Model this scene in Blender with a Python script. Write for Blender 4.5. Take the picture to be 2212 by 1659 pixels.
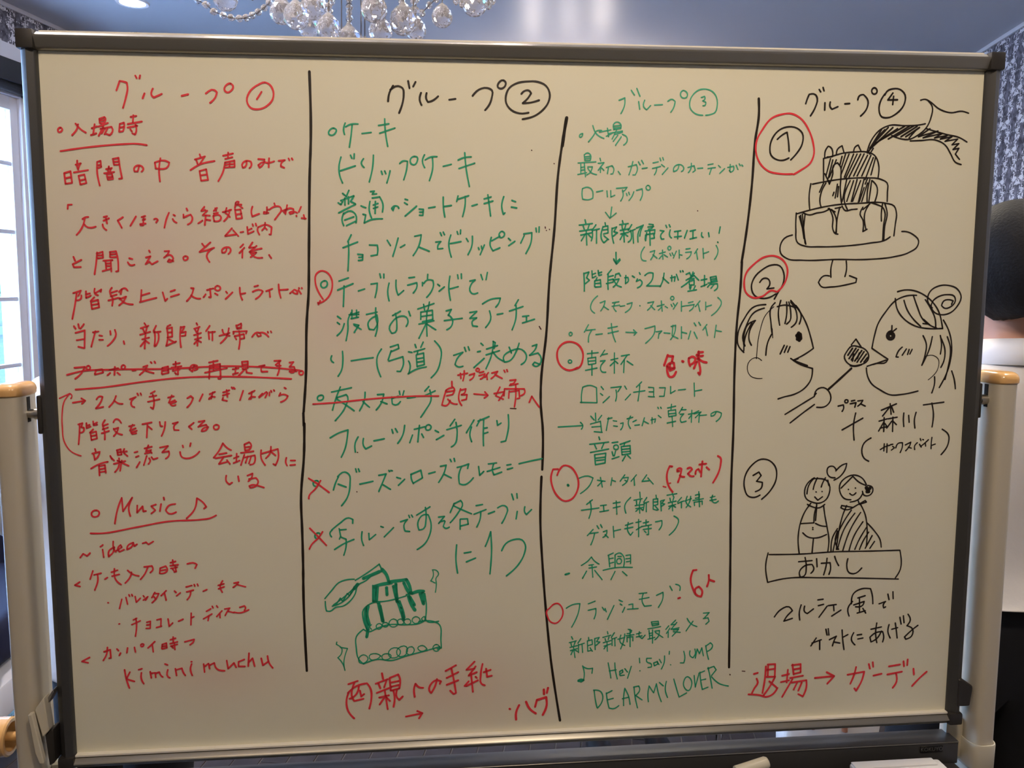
# Hand-written whiteboard on a mobile stand in a wedding-hall room
import bpy, bmesh, math, random
from mathutils import Vector, Matrix
random.seed(7)
for o in list(bpy.data.objects):
    bpy.data.objects.remove(o)
SC = bpy.context.scene
COL = SC.collection

# ------------------------------------------------------------ camera, world, lights, exposure
EYE = 1.42
cd = bpy.data.cameras.new('camera'); cam = bpy.data.objects.new('camera', cd); COL.objects.link(cam)
cd.sensor_fit = 'HORIZONTAL'; cd.sensor_width = 36.0; cd.lens = 36.0 * 1800.0 / 2212.0
cd.clip_start = 0.05; cd.clip_end = 200
XA = Vector((0.992291, 0.122082, 0.021313)); DN = Vector((0.035896, -0.118524, -0.992302)); FW = Vector((-0.118616, 0.985418, -0.121992))
m = Matrix(((XA.x, -DN.x, -FW.x, 0), (XA.y, -DN.y, -FW.y, 0), (XA.z, -DN.z, -FW.z, EYE), (0, 0, 0, 1)))
cam.matrix_world = m
SC.camera = cam
SC.view_settings.view_transform = 'Standard'; SC.view_settings.look = 'None'
SC.view_settings.gamma = 1.0; SC.view_settings.use_curve_mapping = False
SC.view_settings.exposure = 0.0

W = bpy.data.worlds.new('world'); SC.world = W; W.use_nodes = True
wn = W.node_tree.nodes; wl = W.node_tree.links
bg = wn['Background']
sky = wn.new('ShaderNodeTexSky')
try:
    sky.sky_type = 'HOSEK_WILKIE'; sky.turbidity = 4.0; sky.sun_direction = (-0.2, 0.75, 0.62)
except Exception:
    pass
mixw = wn.new('ShaderNodeMixRGB'); mixw.inputs[0].default_value = 0.7; mixw.inputs[2].default_value = (0.34, 0.56, 1.0, 1)
wl.new(sky.outputs[0], mixw.inputs[1]); wl.new(mixw.outputs[0], bg.inputs[0]); bg.inputs[1].default_value = 36.0

def area(name, loc, target, size, power, color, sy=None):
    l = bpy.data.lights.new(name, 'AREA'); l.energy = power; l.color = color
    l.shape = 'RECTANGLE' if sy else 'DISK'; l.size = size
    if sy: l.size_y = sy
    o = bpy.data.objects.new(name, l); COL.objects.link(o); o.location = loc
    o.rotation_euler = (Vector(target) - Vector(loc)).to_track_quat('-Z', 'Y').to_euler()
    return o
WARM = (1.0, 0.80, 0.58)
# recessed lamps of the room over the near side of the board, and an added weak fill behind the camera
area('overhead_light', (0.25, 0.10, 2.48), (0.25, 0.75, 1.35), 0.22, 12.5, WARM)
area('overhead_light', (-0.55, -0.25, 2.48), (-0.30, 0.8, 1.2), 0.22, 6.0, (1.0, 0.76, 0.56))
area('room_fill_light', (-0.2, -1.7, 2.40), (0.1, 0.9, 1.1), 1.6, 2.5, (1.0, 0.86, 0.62), 1.0)
area('far_ceiling_light', (0.3, 2.6, 2.46), (0.3, 2.6, 0.0), 0.5, 30.0, (1.0, 0.90, 0.72))

area('overhead_light', (1.02, 1.42, 2.48), (.85, 1.40, 1.0), 0.18, 15.0, (1.0, 0.90, 0.78))  # unseen lamp added to brighten the shirt of the person at the right
area('overhead_light', (-1.10, 1.15, 2.48), (-1.05, 1.35, 1.0), 0.18, 24.0, (1.0, 0.88, 0.80))  # unseen lamp added to brighten the shirt in the left gap

# ------------------------------------------------------------ materials
def mat(name, color, rough=0.5, metal=0.0, trans=0.0, ior=1.45, emit=None, es=1.0, spec=None, bump=None, var=None, coat=None):
    m_ = bpy.data.materials.new(name); m_.use_nodes = True
    nt = m_.node_tree; b = nt.nodes['Principled BSDF']
    b.inputs['Base Color'].default_value = (*color, 1); b.inputs['Roughness'].default_value = rough
    b.inputs['Metallic'].default_value = metal; b.inputs['Transmission Weight'].default_value = trans; b.inputs['IOR'].default_value = ior
    if spec is not None: b.inputs['Specular IOR Level'].default_value = spec
    if coat: b.inputs['Coat Weight'].default_value = coat
    if emit: b.inputs['Emission Color'].default_value = (*emit, 1); b.inputs['Emission Strength'].default_value = es
    if bump or var:
        tc = nt.nodes.new('ShaderNodeTexCoord'); nz = nt.nodes.new('ShaderNodeTexNoise')
        nz.inputs['Scale'].default_value = (bump or var)[0]; nz.inputs['Detail'].default_value = 4
        nt.links.new(tc.outputs['Object'], nz.inputs['Vector'])
        if bump:
            bp = nt.nodes.new('ShaderNodeBump'); bp.inputs['Strength'].default_value = bump[1]; bp.inputs['Distance'].default_value = 0.002
            nt.links.new(nz.outputs[0], bp.inputs['Height']); nt.links.new(bp.outputs[0], b.inputs['Normal'])
        if var:
            rp = nt.nodes.new('ShaderNodeValToRGB')
            rp.color_ramp.elements[0].position = 0.3; rp.color_ramp.elements[1].position = 0.7
            rp.color_ramp.elements[0].color = (*[c * (1 - var[1]) for c in color], 1)
            rp.color_ramp.elements[1].color = (*[min(1, c * (1 + var[1])) for c in color], 1)
            nt.links.new(nz.outputs[0], rp.inputs[0]); nt.links.new(rp.outputs[0], b.inputs['Base Color'])
    return m_

def math_node(nt, op, a, b=None, clamp=False):
    n = nt.nodes.new('ShaderNodeMath'); n.operation = op; n.use_clamp = clamp
    for i, v in enumerate((a, b)):
        if v is None: continue
        if isinstance(v, (int, float)): n.inputs[i].default_value = v
        else: nt.links.new(v, n.inputs[i])
    return n.outputs[0]

def damask(name, axis):
    """white wallpaper printed with grey-black mirrored scroll ornaments"""
    m_ = bpy.data.materials.new(name); m_.use_nodes = True; nt = m_.node_tree; b = nt.nodes['Principled BSDF']
    tc = nt.nodes.new('ShaderNodeTexCoord'); sp = nt.nodes.new('ShaderNodeSeparateXYZ'); nt.links.new(tc.outputs['Object'], sp.inputs[0])
    M = lambda op, a, b_=None, clamp=False: math_node(nt, op, a, b_, clamp)
    PW, PH = 0.17, 0.25
    x = M('DIVIDE', sp.outputs[axis], PW); z = M('DIVIDE', sp.outputs[2], PH)
    layers = []
    for off in (0.0, 0.5):
        xs = M('ADD', x, 40.0 + off); zs = M('ADD', z, 40.0 + off)
        fx = M('ABSOLUTE', M('SUBTRACT', M('FRACT', xs), 0.5)); fz = M('FRACT', zs)
        cb = nt.nodes.new('ShaderNodeCombineXYZ'); nt.links.new(fx, cb.inputs[0]); nt.links.new(fz, cb.inputs[1]); cb.inputs[2].default_value = 3.7
        nz = nt.nodes.new('ShaderNodeTexNoise'); nz.inputs['Scale'].default_value = 13; nz.inputs['Detail'].default_value = 1.5; nz.inputs['Distortion'].default_value = 1.4
        nt.links.new(cb.outputs[0], nz.inputs['Vector'])
        # envelope: a tall pointed oval, narrower at foot and tip
        dz = M('ABSOLUTE', M('SUBTRACT', fz, 0.5))
        env = M('SUBTRACT', 0.30, M('ADD', fx, M('MULTIPLY', M('MULTIPLY', dz, dz), 1.05)))
        lobes = M('MULTIPLY', M('SINE', M('MULTIPLY', fz, 31.0)), 0.035)
        v = M('ADD', M('MULTIPLY', M('ADD', env, lobes), 3.2), M('MULTIPLY', M('SUBTRACT', nz.outputs[0], 0.50), 2.6))
        layers.append(M('GREATER_THAN', v, 0.12))
    mask = M('MAXIMUM', layers[0], layers[1])
    n2 = nt.nodes.new('ShaderNodeTexNoise'); n2.inputs['Scale'].default_value = 45; nt.links.new(tc.outputs['Object'], n2.inputs['Vector'])
    rp = nt.nodes.new('ShaderNodeValToRGB'); rp.color_ramp.elements[0].position = 0.35; rp.color_ramp.elements[1].position = 0.7
    rp.color_ramp.elements[0].color = (0.035, 0.033, 0.045, 1); rp.color_ramp.elements[1].color = (0.22, 0.21, 0.25, 1)
    nt.links.new(n2.outputs[0], rp.inputs[0])
    mx = nt.nodes.new('ShaderNodeMixRGB'); mx.inputs[1].default_value = (0.78, 0.77, 0.80, 1)
    nt.links.new(mask, mx.inputs[0]); nt.links.new(rp.outputs[0], mx.inputs[2]); nt.links.new(mx.outputs[0], b.inputs['Base Color'])
    b.inputs['Roughness'].default_value = 0.6
    return m_

MT = dict(
    ceiling=mat('ceiling_paint', (0.55, 0.545, 0.58), 0.42, bump=(60, 0.05)),
    white_paint=mat('white_paint', (0.72, 0.71, 0.75), 0.4),
    valance=mat('dark_valance', (0.02, 0.02, 0.022), 0.5),
    plank=mat('dark_floor_plank', (0.045, 0.034, 0.031), 0.35, var=(9, 0.35)),
    grout=mat('floor_joint', (0.16, 0.14, 0.13), 0.6),
    wallplain=mat('plain_wall_paint', (0.55, 0.48, 0.40), 0.7),
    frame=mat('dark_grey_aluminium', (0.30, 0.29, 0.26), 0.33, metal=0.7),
    frame_v=mat('dark_grey_side_rail', (0.044, 0.045, 0.047), 0.42), glare=mat('painted_glare_white', (0.88, 0.85, 0.76), 0.25),
    cap=mat('dark_plastic', (0.030, 0.028, 0.027), 0.45),
    bar=mat('charcoal_lacquer', (0.050, 0.050, 0.052), 0.34),
    post=mat('beige_lacquer', (0.56, 0.51, 0.40), 0.32, coat=0.3),
    tan=mat('tan_plastic', (0.72, 0.42, 0.16), 0.25, coat=0.5),
    steel=mat('brushed_steel', (0.5, 0.48, 0.45), 0.28, metal=1.0),
    cream=mat('cream_plastic', (0.62, 0.58, 0.46), 0.35),
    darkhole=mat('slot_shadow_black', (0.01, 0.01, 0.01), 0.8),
    eraser=mat('white_eraser_plastic', (0.70, 0.70, 0.71), 0.4),
    felt=mat('grey_felt', (0.2, 0.2, 0.24), 0.9, bump=(900, 0.5)),
    print=mat('grey_print', (0.28, 0.28, 0.28), 0.6),
    plate=mat('black_nameplate', (0.006, 0.006, 0.006), 0.3),
    letter=mat('silver_lettering', (0.11, 0.11, 0.11), 0.4),
    skin=mat('skin', (0.62, 0.33, 0.22), 0.5, bump=(300, 0.1)),
    hair=mat('black_hair', (0.010, 0.009, 0.009), 0.7, spec=.25, bump=(220, 0.6)),
    shirt=mat('white_cotton', (0.80, 0.77, 0.74), 0.8, bump=(25, 0.6)),
    trousers=mat('black_trouser_cloth', (0.008, 0.009, 0.013), 0.85, bump=(30, 0.4)),
    shoe=mat('black_leather', (0.01, 0.01, 0.01), 0.3),
    navy=mat('navy_upholstery', (0.012, 0.014, 0.04), 0.8, bump=(400, 0.3)),
    chrome=mat('chrome', (0.8, 0.8, 0.8), 0.12, metal=1.0),
    cloth=mat('white_table_cloth', (0.75, 0.70, 0.64), 0.8, bump=(18, 0.8)),
    crystal=mat('cut_crystal', (1.0, 0.97, 0.98), 0.0, trans=0.80, ior=1.60),
    wire=mat('dark_wire', (0.06, 0.05, 0.05), 0.4, metal=0.8),
    brass=mat('silver_plate', (0.7, 0.68, 0.66), 0.2, metal=1.0),
    bulb=mat('lit_bulb', (1, 1, 1), 0.5, emit=(1.0, 0.86, 0.78), es=130.0),
    lamp=mat('lit_downlight', (1, 1, 1), 0.5, emit=(0.93, 0.94, 1.0), es=14.0),
    leaf=mat('leaf_green', (0.10, 0.40, 0.20), 0.5, var=(6, 0.5)),
    bark=mat('bark', (0.10, 0.07, 0.05), 0.9, bump=(40, 0.8)),
    fence=mat('blue_grey_fence_board', (0.05, 0.08, 0.15), 0.7),
    lawn=mat('pale_terrace', (0.60, 0.62, 0.62), 0.9, var=(5, 0.15)),
    eye=mat('eye_white', (0.8, 0.8, 0.8), 0.2), iris=mat('dark_iris', (0.02, 0.012, 0.01), 0.2), lip=mat('lip', (0.45, 0.14, 0.12), 0.5),
)
MT['paper_r'] = damask('damask_wallpaper_side', 1)
MT['paper_b'] = damask('damask_wallpaper_front', 0)
def ink(name, c):
    return mat(name, c, 0.45)
INKM = dict(red=ink('red_marker_ink', (0.86, 0.045, 0.065)), green=ink('green_marker_ink', (0.022, 0.40, 0.22)),
            black=ink('black_marker_ink', (0.018, 0.012, 0.009)), pale=ink('worn_green_marker_ink', (0.06, 0.48, 0.29)),
            dark=ink('dry_marker_speck', (0.10, 0.03, 0.03)))
# window glass: thin pane, clear with a faint reflection
g = bpy.data.materials.new('window_glass'); g.use_nodes = True; nt = g.node_tree; nt.nodes.remove(nt.nodes['Principled BSDF'])
tr = nt.nodes.new('ShaderNodeBsdfTransparent'); gl = nt.nodes.new('ShaderNodeBsdfGlossy'); gl.inputs['Roughness'].default_value = 0.02
mx = nt.nodes.new('ShaderNodeMixShader'); mx.inputs[0].default_value = 0.07
nt.links.new(tr.outputs[0], mx.inputs[1]); nt.links.new(gl.outputs[0], mx.inputs[2]); nt.links.new(mx.outputs[0], nt.nodes['Material Output'].inputs[0])
MT['glass'] = g

# ------------------------------------------------------------ object helpers
def link(o, parent=None):
    COL.objects.link(o)
    if parent is not None: o.parent = parent
    return o
def mesh_obj(name, verts, faces, m_, parent=None, smooth=False, loc=None):
    me = bpy.data.meshes.new(name); me.from_pydata([tuple(v) for v in verts], [], faces); me.update()
    me.materials.append(m_)
    if smooth:
        for p in me.polygons: p.use_smooth = True
    o = bpy.data.objects.new(name, me); link(o, parent)
    if loc is not None: o.location = loc
    return o
def bm_obj(name, bm, m_, parent=None, smooth=False, loc=None):
    me = bpy.data.meshes.new(name); bmesh.ops.recalc_face_normals(bm, faces=bm.faces[:]); bm.to_mesh(me); bm.free(); me.materials.append(m_)
    if smooth:
        for p in me.polygons: p.use_smooth = True
    o = bpy.data.objects.new(name, me); link(o, parent)
    if loc is not None: o.location = loc
    return o
def empty(name, loc=(0, 0, 0)):
    o = bpy.data.objects.new(name, None); o.empty_display_size = 0.05; COL.objects.link(o); o.location = loc; return o
def tag(o, label=None, cat=None, group=None, kind=None):
    if label: o['label'] = label
    if cat: o['category'] = cat
    if group: o['group'] = group
    if kind: o['kind'] = kind
    return o
def smooth_by_angle(o, a=35):
    me = o.data
    for p in me.polygons: p.use_smooth = True
    try: me.set_sharp_from_angle(angle=math.radians(a))
    except Exception: pass
    return o
def box_bm(c0, c1, bev=0.0, seg=2, bm=None):
    bm = bm or bmesh.new()
    x0, y0, z0 = c0; x1, y1, z1 = c1
    r = bmesh.ops.create_cube(bm, size=1.0)
    for v in r['verts']:
        v.co = Vector(((x0 + x1) / 2 + v.co.x * (x1 - x0), (y0 + y1) / 2 + v.co.y * (y1 - y0), (z0 + z1) / 2 + v.co.z * (z1 - z0)))
    if bev > 0:
        es = list({e for v in r['verts'] for e in v.link_edges})
        bmesh.ops.bevel(bm, geom=es, offset=bev, segments=seg, affect='EDGES', profile=0.6)
    return bm
def box(name, c0, c1, m_, parent=None, bev=0.0, seg=2):
    o = bm_obj(name, box_bm(c0, c1, bev, seg), m_, parent)
    if bev: smooth_by_angle(o, 40)
    return o
def tube_mesh(pts, rad, n=10, closed=False):
    """verts, faces of a round tube along a path; rad is a number or a list"""
    P = [Vector(p) for p in pts]; V = []; F = []
    up = Vector((0, 0, 1))
    for i, p in enumerate(P):
        if closed: d = P[(i + 1) % len(P)] - P[i - 1]
        else: d = P[min(i + 1, len(P) - 1)] - P[max(i - 1, 0)]
        d.normalize(); a = d.cross(up)
        if a.length < 1e-3: a = d.cross(Vector((0, 1, 0)))
        a.normalize(); b = a.cross(d)
        r = rad[i] if isinstance(rad, (list, tuple)) else rad
        for k in range(n):
            t = 2 * math.pi * k / n; V.append(p + a * math.cos(t) * r + b * math.sin(t) * r)
    m_ = len(P)
    for i in range(m_ if closed else m_ - 1):
        j = (i + 1) % m_
        for k in range(n):
            F.append((i * n + k, i * n + (k + 1) % n, j * n + (k + 1) % n, j * n + k))
    if not closed:
        F.append(tuple(range(n - 1, -1, -1))); F.append(tuple((m_ - 1) * n + k for k in range(n)))
    return V, F
def tube(name, pts, rad, m_, parent=None, n=10, closed=False):
    V, F = tube_mesh(pts, rad, n, closed); return smooth_by_angle(mesh_obj(name, V, F, m_, parent), 50)
def lathe_mesh(prof, n=24, axis='z', org=(0, 0, 0)):
    V = []; F = []
    for r, h in prof:
        for k in range(n):
            t = 2 * math.pi * k / n; a, b = r * math.cos(t), r * math.sin(t)
            V.append({'z': (a, b, h), 'x': (h, a, b), 'y': (b, h, a)}[axis])
    for i in range(len(prof) - 1):
        for k in range(n): F.append((i * n + k, i * n + (k + 1) % n, (i + 1) * n + (k + 1) % n, (i + 1) * n + k))
    if prof[0][0] > 1e-6: F.append(tuple(range(n - 1, -1, -1)))
    if prof[-1][0] > 1e-6: F.append(tuple((len(prof) - 1) * n + k for k in range(n)))
    return [(v[0] + org[0], v[1] + org[1], v[2] + org[2]) for v in V], F
def lathe(name, prof, m_, parent=None, n=24, axis='z', org=(0, 0, 0), sharp=40):
    V, F = lathe_mesh(prof, n, axis, org); return smooth_by_angle(mesh_obj(name, V, F, m_, parent), sharp)

# strokes in tenths of a millimetre on the sheet: [line width, x, y, x, y, ...]
INK = [
 ('red', 'red heading in large strokes ending in a circled 1, top of the first column', [
[31,1064,652,1104,547],[31,1106,544,1144,549,1186,561,1193,626,1173,720,1130,855],[31,1289,479,1303,506],[31,1344,475,1335,510],[31,1362,741,1387,682],[31,1485,625,1468,704,1494,728,1587,685],
[31,1818,703,1896,683],[31,2101,671,2203,628,2232,655,2211,715,2146,781],[31,2396,549,2347,566,2322,625,2351,653,2400,633,2425,578,2396,549],[31,2803,528,2723,556,2611,653,2583,749,2626,830,2715,845,2826,799,2890,723,2899,628,2860,554,2803,528],
[31,2759,640,2702,728],]),
 ('red', 'red underlined line 入場時 with a small bullet ring', [
[29,401,1095,370,1119,374,1146,406,1140,418,1111,401,1095],[29,528,1182,585,1114,604,1054],[29,575,1047,638,1118,689,1150],[29,758,1098,821,1075],[29,794,1051,771,1170],[29,744,1179,809,1156],
[29,852,986,855,1037],[29,852,986,911,966,923,987,903,1028,855,1037],[29,858,1010,910,998],[29,837,1078,948,1033],[29,893,1074,834,1186],[29,859,1104,986,1078,1000,1113,963,1176,923,1163],
[29,905,1098,870,1158],[29,940,1095,902,1169],[29,1084,1044,1072,1134],[29,1084,1044,1133,1027,1137,1057,1117,1128,1072,1134],[29,1087,1085,1128,1076],[29,1213,959,1281,947],[29,1246,939,1237,1023],
[29,1175,1043,1342,1011],[29,1173,1084,1287,1060],[29,1266,1047,1273,1123,1255,1164,1224,1151],[29,1204,1105,1222,1129],[29,386,1370,708,1320,1164,1276,1245,1272,1387,1287],]),
 ('red', 'red line 暗闇の中 音声のみで', [
[29,415,1627,424,1755],[29,415,1627,488,1605,500,1741,430,1752],[29,428,1687,490,1673],[29,572,1479,570,1511],[29,551,1528,613,1511],[29,564,1536,575,1579],[29,610,1511,587,1552,577,1585],
[29,527,1618,692,1589],[29,579,1658,595,1762],[29,579,1658,646,1641,665,1742,598,1759],[29,589,1713,657,1696],[29,801,1493,797,1632,819,1771],[29,803,1492,841,1478,846,1549,802,1566],
[29,809,1531,839,1525],[29,987,1455,995,1520],[29,984,1455,1052,1441,1059,1520,1082,1683,1046,1689],[29,991,1490,1048,1484],[29,995,1523,1054,1520],[29,935,1543,931,1570],[29,901,1576,969,1562],
[29,922,1584,926,1608],[29,955,1575,945,1605],[29,877,1625,994,1608],[29,906,1636,917,1699],[29,906,1636,966,1627,976,1690,917,1699],[29,913,1669,972,1663],[29,1288,1534,1269,1599,1231,1600,1227,1564,1269,1528,1322,1541,1335,1571,1312,1602],
[29,1473,1491,1481,1562],[29,1473,1491,1588,1467,1641,1489,1626,1536,1481,1562],[29,1540,1441,1519,1570,1524,1715],[29,2004,1389,2014,1421],[29,1945,1450,2066,1413],[29,1961,1452,1976,1504],
[29,2050,1427,2026,1468,1989,1518],[29,1888,1577,1995,1512,2177,1466],[29,1995,1587,2010,1702],[29,1995,1587,2075,1564,2092,1691,2010,1702],[29,2004,1639,2081,1627],[29,2280,1402,2399,1373],
[29,2342,1363,2337,1432],[29,2304,1440,2390,1417],[29,2302,1482,2413,1458,2413,1533,2292,1542],[29,2358,1475,2353,1533],[29,2301,1509,2409,1497],[29,2300,1482,2280,1576,2213,1706],[29,2559,1465,2543,1526,2510,1543,2503,1504,2554,1459,2608,1467,2615,1511,2589,1547],
[29,2698,1436,2772,1440,2754,1501,2711,1538,2696,1510,2746,1474,2821,1481,2888,1461],[29,2828,1426,2820,1534],[29,2941,1455,3016,1446,2974,1480,2967,1521,3008,1538],[29,3061,1426,3072,1448],
[29,3100,1423,3111,1442],]),
 ('red', 'red opening quotation bracket', [
[28,433,2050,438,2001,484,1998],]),
 ('red', 'red line 大きくなったら結婚しようね', [
[29,598,2170,635,2148,668,2145],[29,628,2150,607,2231,568,2304,520,2360],[29,614,2231,653,2267,700,2272,748,2259],[29,846,2144,887,2134],[29,842,2188,908,2159],[29,870,2137,881,2222],
[29,830,2232,836,2266,872,2300],[29,1070,2145,1009,2185,1053,2273],[29,1154,2248,1224,2135],[29,1290,2144,1334,2129],[29,1315,2134,1305,2240,1274,2240,1270,2228,1335,2220],[29,1301,2178,1333,2166],
[29,1436,2168,1465,2161,1479,2178,1458,2207],[29,1554,2268,1591,2140,1615,2089],[29,1667,2113,1685,2125],[29,1657,2164,1673,2191,1701,2208],[29,1824,2036,1835,2061],[29,1785,2110,1784,2147,1820,2129,1870,2109,1890,2151,1874,2200,1831,2230],
[29,2037,2015,1999,2064,2048,2054],[29,2069,2062,2014,2116,2099,2120],[29,2050,2118,2034,2236],[29,2009,2180,1957,2215],[29,2056,2170,2102,2177],[29,2147,2064,2187,2026],[29,2165,2032,2176,2063],
[29,2146,2096,2197,2085],[29,2140,2130,2148,2189],[29,2140,2123,2216,2117,2232,2144,2219,2174,2150,2189],[29,2301,2028,2282,2087,2318,2112,2337,2136],[29,2253,2078,2357,2048],[29,2340,2050,2318,2124,2264,2188],
[29,2413,1964,2401,2028],[29,2410,1976,2426,1951,2448,1954,2437,1978,2415,1996],[29,2434,1988,2481,1985],[29,2449,1993,2492,2027],[29,2401,2045,2414,2156],[29,2403,2050,2467,2044,2483,2150,2414,2158],
[29,2416,2106,2475,2096],[29,2612,2009,2596,2073,2606,2128,2691,2095],[29,2786,2015,2784,2089,2745,2092,2748,2072,2803,2084],[29,2785,2047,2822,2040],[29,2876,1968,2885,1997],[29,2830,2032,2885,2005,2941,2009,2958,2046,2919,2109,2876,2166],
[29,3030,1989,3008,2096],[29,2970,2059,3029,2034,2989,2071],[29,2994,2081,3057,2026,3106,2036,3105,2083,3067,2095,3055,2078,3105,2065,3149,2082],[29,3198,2008,3169,2070],[29,3138,2117,3143,2122],
[29,3228,2107,3239,2154],[29,3202,2144,3254,2151],]),
 ('red', 'small red note ムービ内', [
[28,2357,2272,2273,2366,2408,2346],[28,2373,2297,2432,2368],[28,2458,2321,2493,2314],[28,2541,2256,2548,2341,2618,2308],[28,2552,2296,2595,2274],[28,2606,2221,2613,2244],[28,2645,2214,2652,2241],
[28,2671,2261,2665,2296,2686,2348],[28,2676,2258,2780,2228,2836,2258,2826,2345,2804,2345],[28,2759,2203,2750,2258,2719,2295],[28,2752,2258,2779,2288],]),
 ('red', 'red line と聞こえる。その後、', [
[29,471,2622,487,2669],[29,561,2658,458,2711,470,2747,551,2744],[29,749,2568,739,2652,706,2833],[29,743,2582,814,2560,816,2632,751,2638],[29,750,2605,815,2599],[29,903,2565,898,2624],
[29,898,2563,971,2554,989,2652,988,2792,960,2800],[29,905,2591,965,2588],[29,903,2627,968,2624],[29,817,2669,926,2660],[29,844,2671,847,2769],[29,904,2663,906,2800],[29,848,2702,902,2697],
[29,849,2733,904,2730],[29,803,2794,907,2764],[29,1123,2638,1160,2649],[29,1104,2688,1133,2722,1182,2716],[29,1361,2545,1371,2565],[29,1320,2629,1375,2615,1313,2710,1361,2680,1387,2713,1457,2674],
[29,1544,2553,1599,2550,1579,2590,1533,2632],[29,1564,2609,1617,2601,1645,2640,1619,2679,1578,2677,1595,2651,1644,2674],[29,1789,2612,1764,2631,1774,2660,1807,2654,1817,2623,1789,2612],
[29,1994,2460,2020,2496],[29,2094,2445,1960,2561,2068,2533,2136,2510],[29,2110,2521,2044,2609,2077,2685],[29,2285,2524,2267,2563,2231,2569,2229,2538,2277,2504,2324,2510,2334,2543,2305,2586],
[29,2487,2467,2450,2504],[29,2499,2509,2436,2574],[29,2476,2546,2471,2631],[29,2599,2444,2555,2509,2625,2503],[29,2648,2486,2559,2560,2638,2532,2709,2517],[29,2568,2566,2643,2566,2571,2625],
[29,2573,2571,2622,2622,2714,2631],[29,2796,2596,2823,2636],]),
 ('red', 'red line 階段上にスポットライトが', [
[29,446,3060,537,3029,504,3094],[29,539,3088,532,3127,482,3150],[29,486,3066,460,3197,419,3375],[29,596,3038,594,3119],[29,594,3074,641,3063],[29,594,3119,650,3089],[29,700,3007,703,3072,735,3086],
[29,703,3061,770,3021],[29,776,3016,769,3047],[29,690,3111,644,3159],[29,647,3156,656,3255],[29,652,3164,732,3142,741,3232,659,3252],[29,655,3204,738,3190],[29,902,2996,876,3039,907,3129,895,3213],
[29,894,3055,963,3033],[29,884,3100,956,3078],[29,854,3151,973,3118],[29,1019,3014,1002,3073],[29,984,3047,1019,3014,1055,3002,1086,3031],[29,986,3135,1066,3104,1025,3171,977,3211],
[29,989,3121,1039,3177,1142,3200],[29,1251,3025,1237,3158],[29,1248,3090,1345,3062],[29,1225,3172,1425,3119],[29,1502,3054,1528,3159,1554,3131],[29,1596,3043,1650,3024],[29,1597,3108,1697,3077],
[29,1842,3002,1873,3005,1844,3091,1784,3163],[29,1839,3091,1895,3126,1950,3132],[29,1987,3116,2015,3078],[29,2032,3027,2109,3006],[29,2070,3011,2077,3116,2053,3113],[29,2128,3068,2159,3087],
[29,2158,2974,2131,2998,2140,3027,2182,3027,2196,3001,2158,2974],[29,2261,3046,2276,3065],[29,2252,3138,2340,3055],[29,2429,2998,2436,3093,2456,3149],[29,2434,3077,2495,3066],[29,2606,2985,2652,2972],
[29,2583,3050,2690,3031,2706,3045,2675,3093,2618,3139],[29,2748,3042,2823,3013],[29,2788,3029,2794,3115],[29,2902,2959,2908,3054,2924,3124],[29,2908,3029,3015,3021],[29,3038,3070,3090,3024,3124,3043,3129,3076,3089,3068,3076,3054],
[29,3143,3030,3174,3076],[29,3149,3003,3154,3011],[29,3184,3003,3187,3011],]),
 ('red', 'red line 当たり、新郎新婦が', [
[29,433,3462,453,3496],[29,486,3437,494,3488],[29,551,3438,508,3494],[29,448,3545,558,3514,545,3730],[29,457,3635,551,3619],[29,472,3715,545,3733],[29,653,3540,719,3529],[29,683,3526,625,3716],
[29,727,3578,760,3584],[29,722,3632,768,3632],[29,858,3525,862,3567],[29,914,3511,925,3568,883,3647,817,3709],[29,1012,3651,1018,3685],[29,1269,3431,1282,3454],[29,1222,3493,1315,3462],
[29,1249,3505,1267,3545],[29,1297,3476,1284,3530],[29,1211,3573,1333,3537],[29,1233,3630,1317,3608],[29,1278,3550,1258,3745],[29,1259,3656,1210,3716],[29,1274,3647,1314,3679],[29,1406,3463,1372,3528],
[29,1386,3531,1388,3614,1376,3717],[29,1377,3545,1458,3535],[29,1430,3537,1416,3672,1387,3714],[29,1541,3472,1577,3453],[29,1534,3489,1542,3587,1520,3710],[29,1534,3501,1596,3484,1594,3598,1535,3609],
[29,1540,3549,1591,3544],[29,1517,3712,1639,3659],[29,1557,3633,1624,3673],[29,1701,3479,1688,3616,1694,3731],[29,1701,3488,1746,3476,1707,3551,1760,3539,1753,3585,1711,3591],[29,1892,3434,1902,3457],
[29,1862,3503,1929,3480],[29,1875,3517,1888,3546],[29,1915,3498,1902,3538],[29,1856,3583,1943,3555],[29,1865,3635,1941,3613],[29,1904,3555,1893,3716],[29,1890,3652,1855,3692],[29,1904,3647,1939,3670],
[29,2050,3467,2003,3535],[29,2033,3550,2112,3542],[29,2033,3541,2038,3633],[29,2081,3542,2077,3648],[29,2202,3517,2215,3563,2289,3595],[29,2281,3500,2256,3592,2174,3686],[29,2163,3594,2288,3558],
[29,2389,3463,2432,3441,2428,3484,2388,3498],[29,2372,3463,2382,3509,2433,3498],[29,2333,3543,2499,3536,2487,3568],[29,2336,3543,2335,3572],[29,2348,3598,2461,3573,2466,3625,2423,3633],
[29,2348,3598,2367,3639],[29,2404,3535,2411,3651,2394,3760],[29,2753,3546,2758,3561],[29,2790,3541,2798,3555],[29,2561,3609,2622,3555,2662,3563,2669,3596,2634,3604,2621,3582],[29,2648,3560,2688,3555,2762,3610],
]),
 ('red', 'red line struck through with a long stroke, プロポーズ時の再現', [
[30,321,4061,492,4018,850,4002,1542,3998,2243,3973,2951,4013,3136,4036],[30,413,3974,536,3964,491,4043,414,4111],[30,578,3950,554,3981,575,4001,601,3973,578,3950],[30,668,4002,650,4054],
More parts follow.
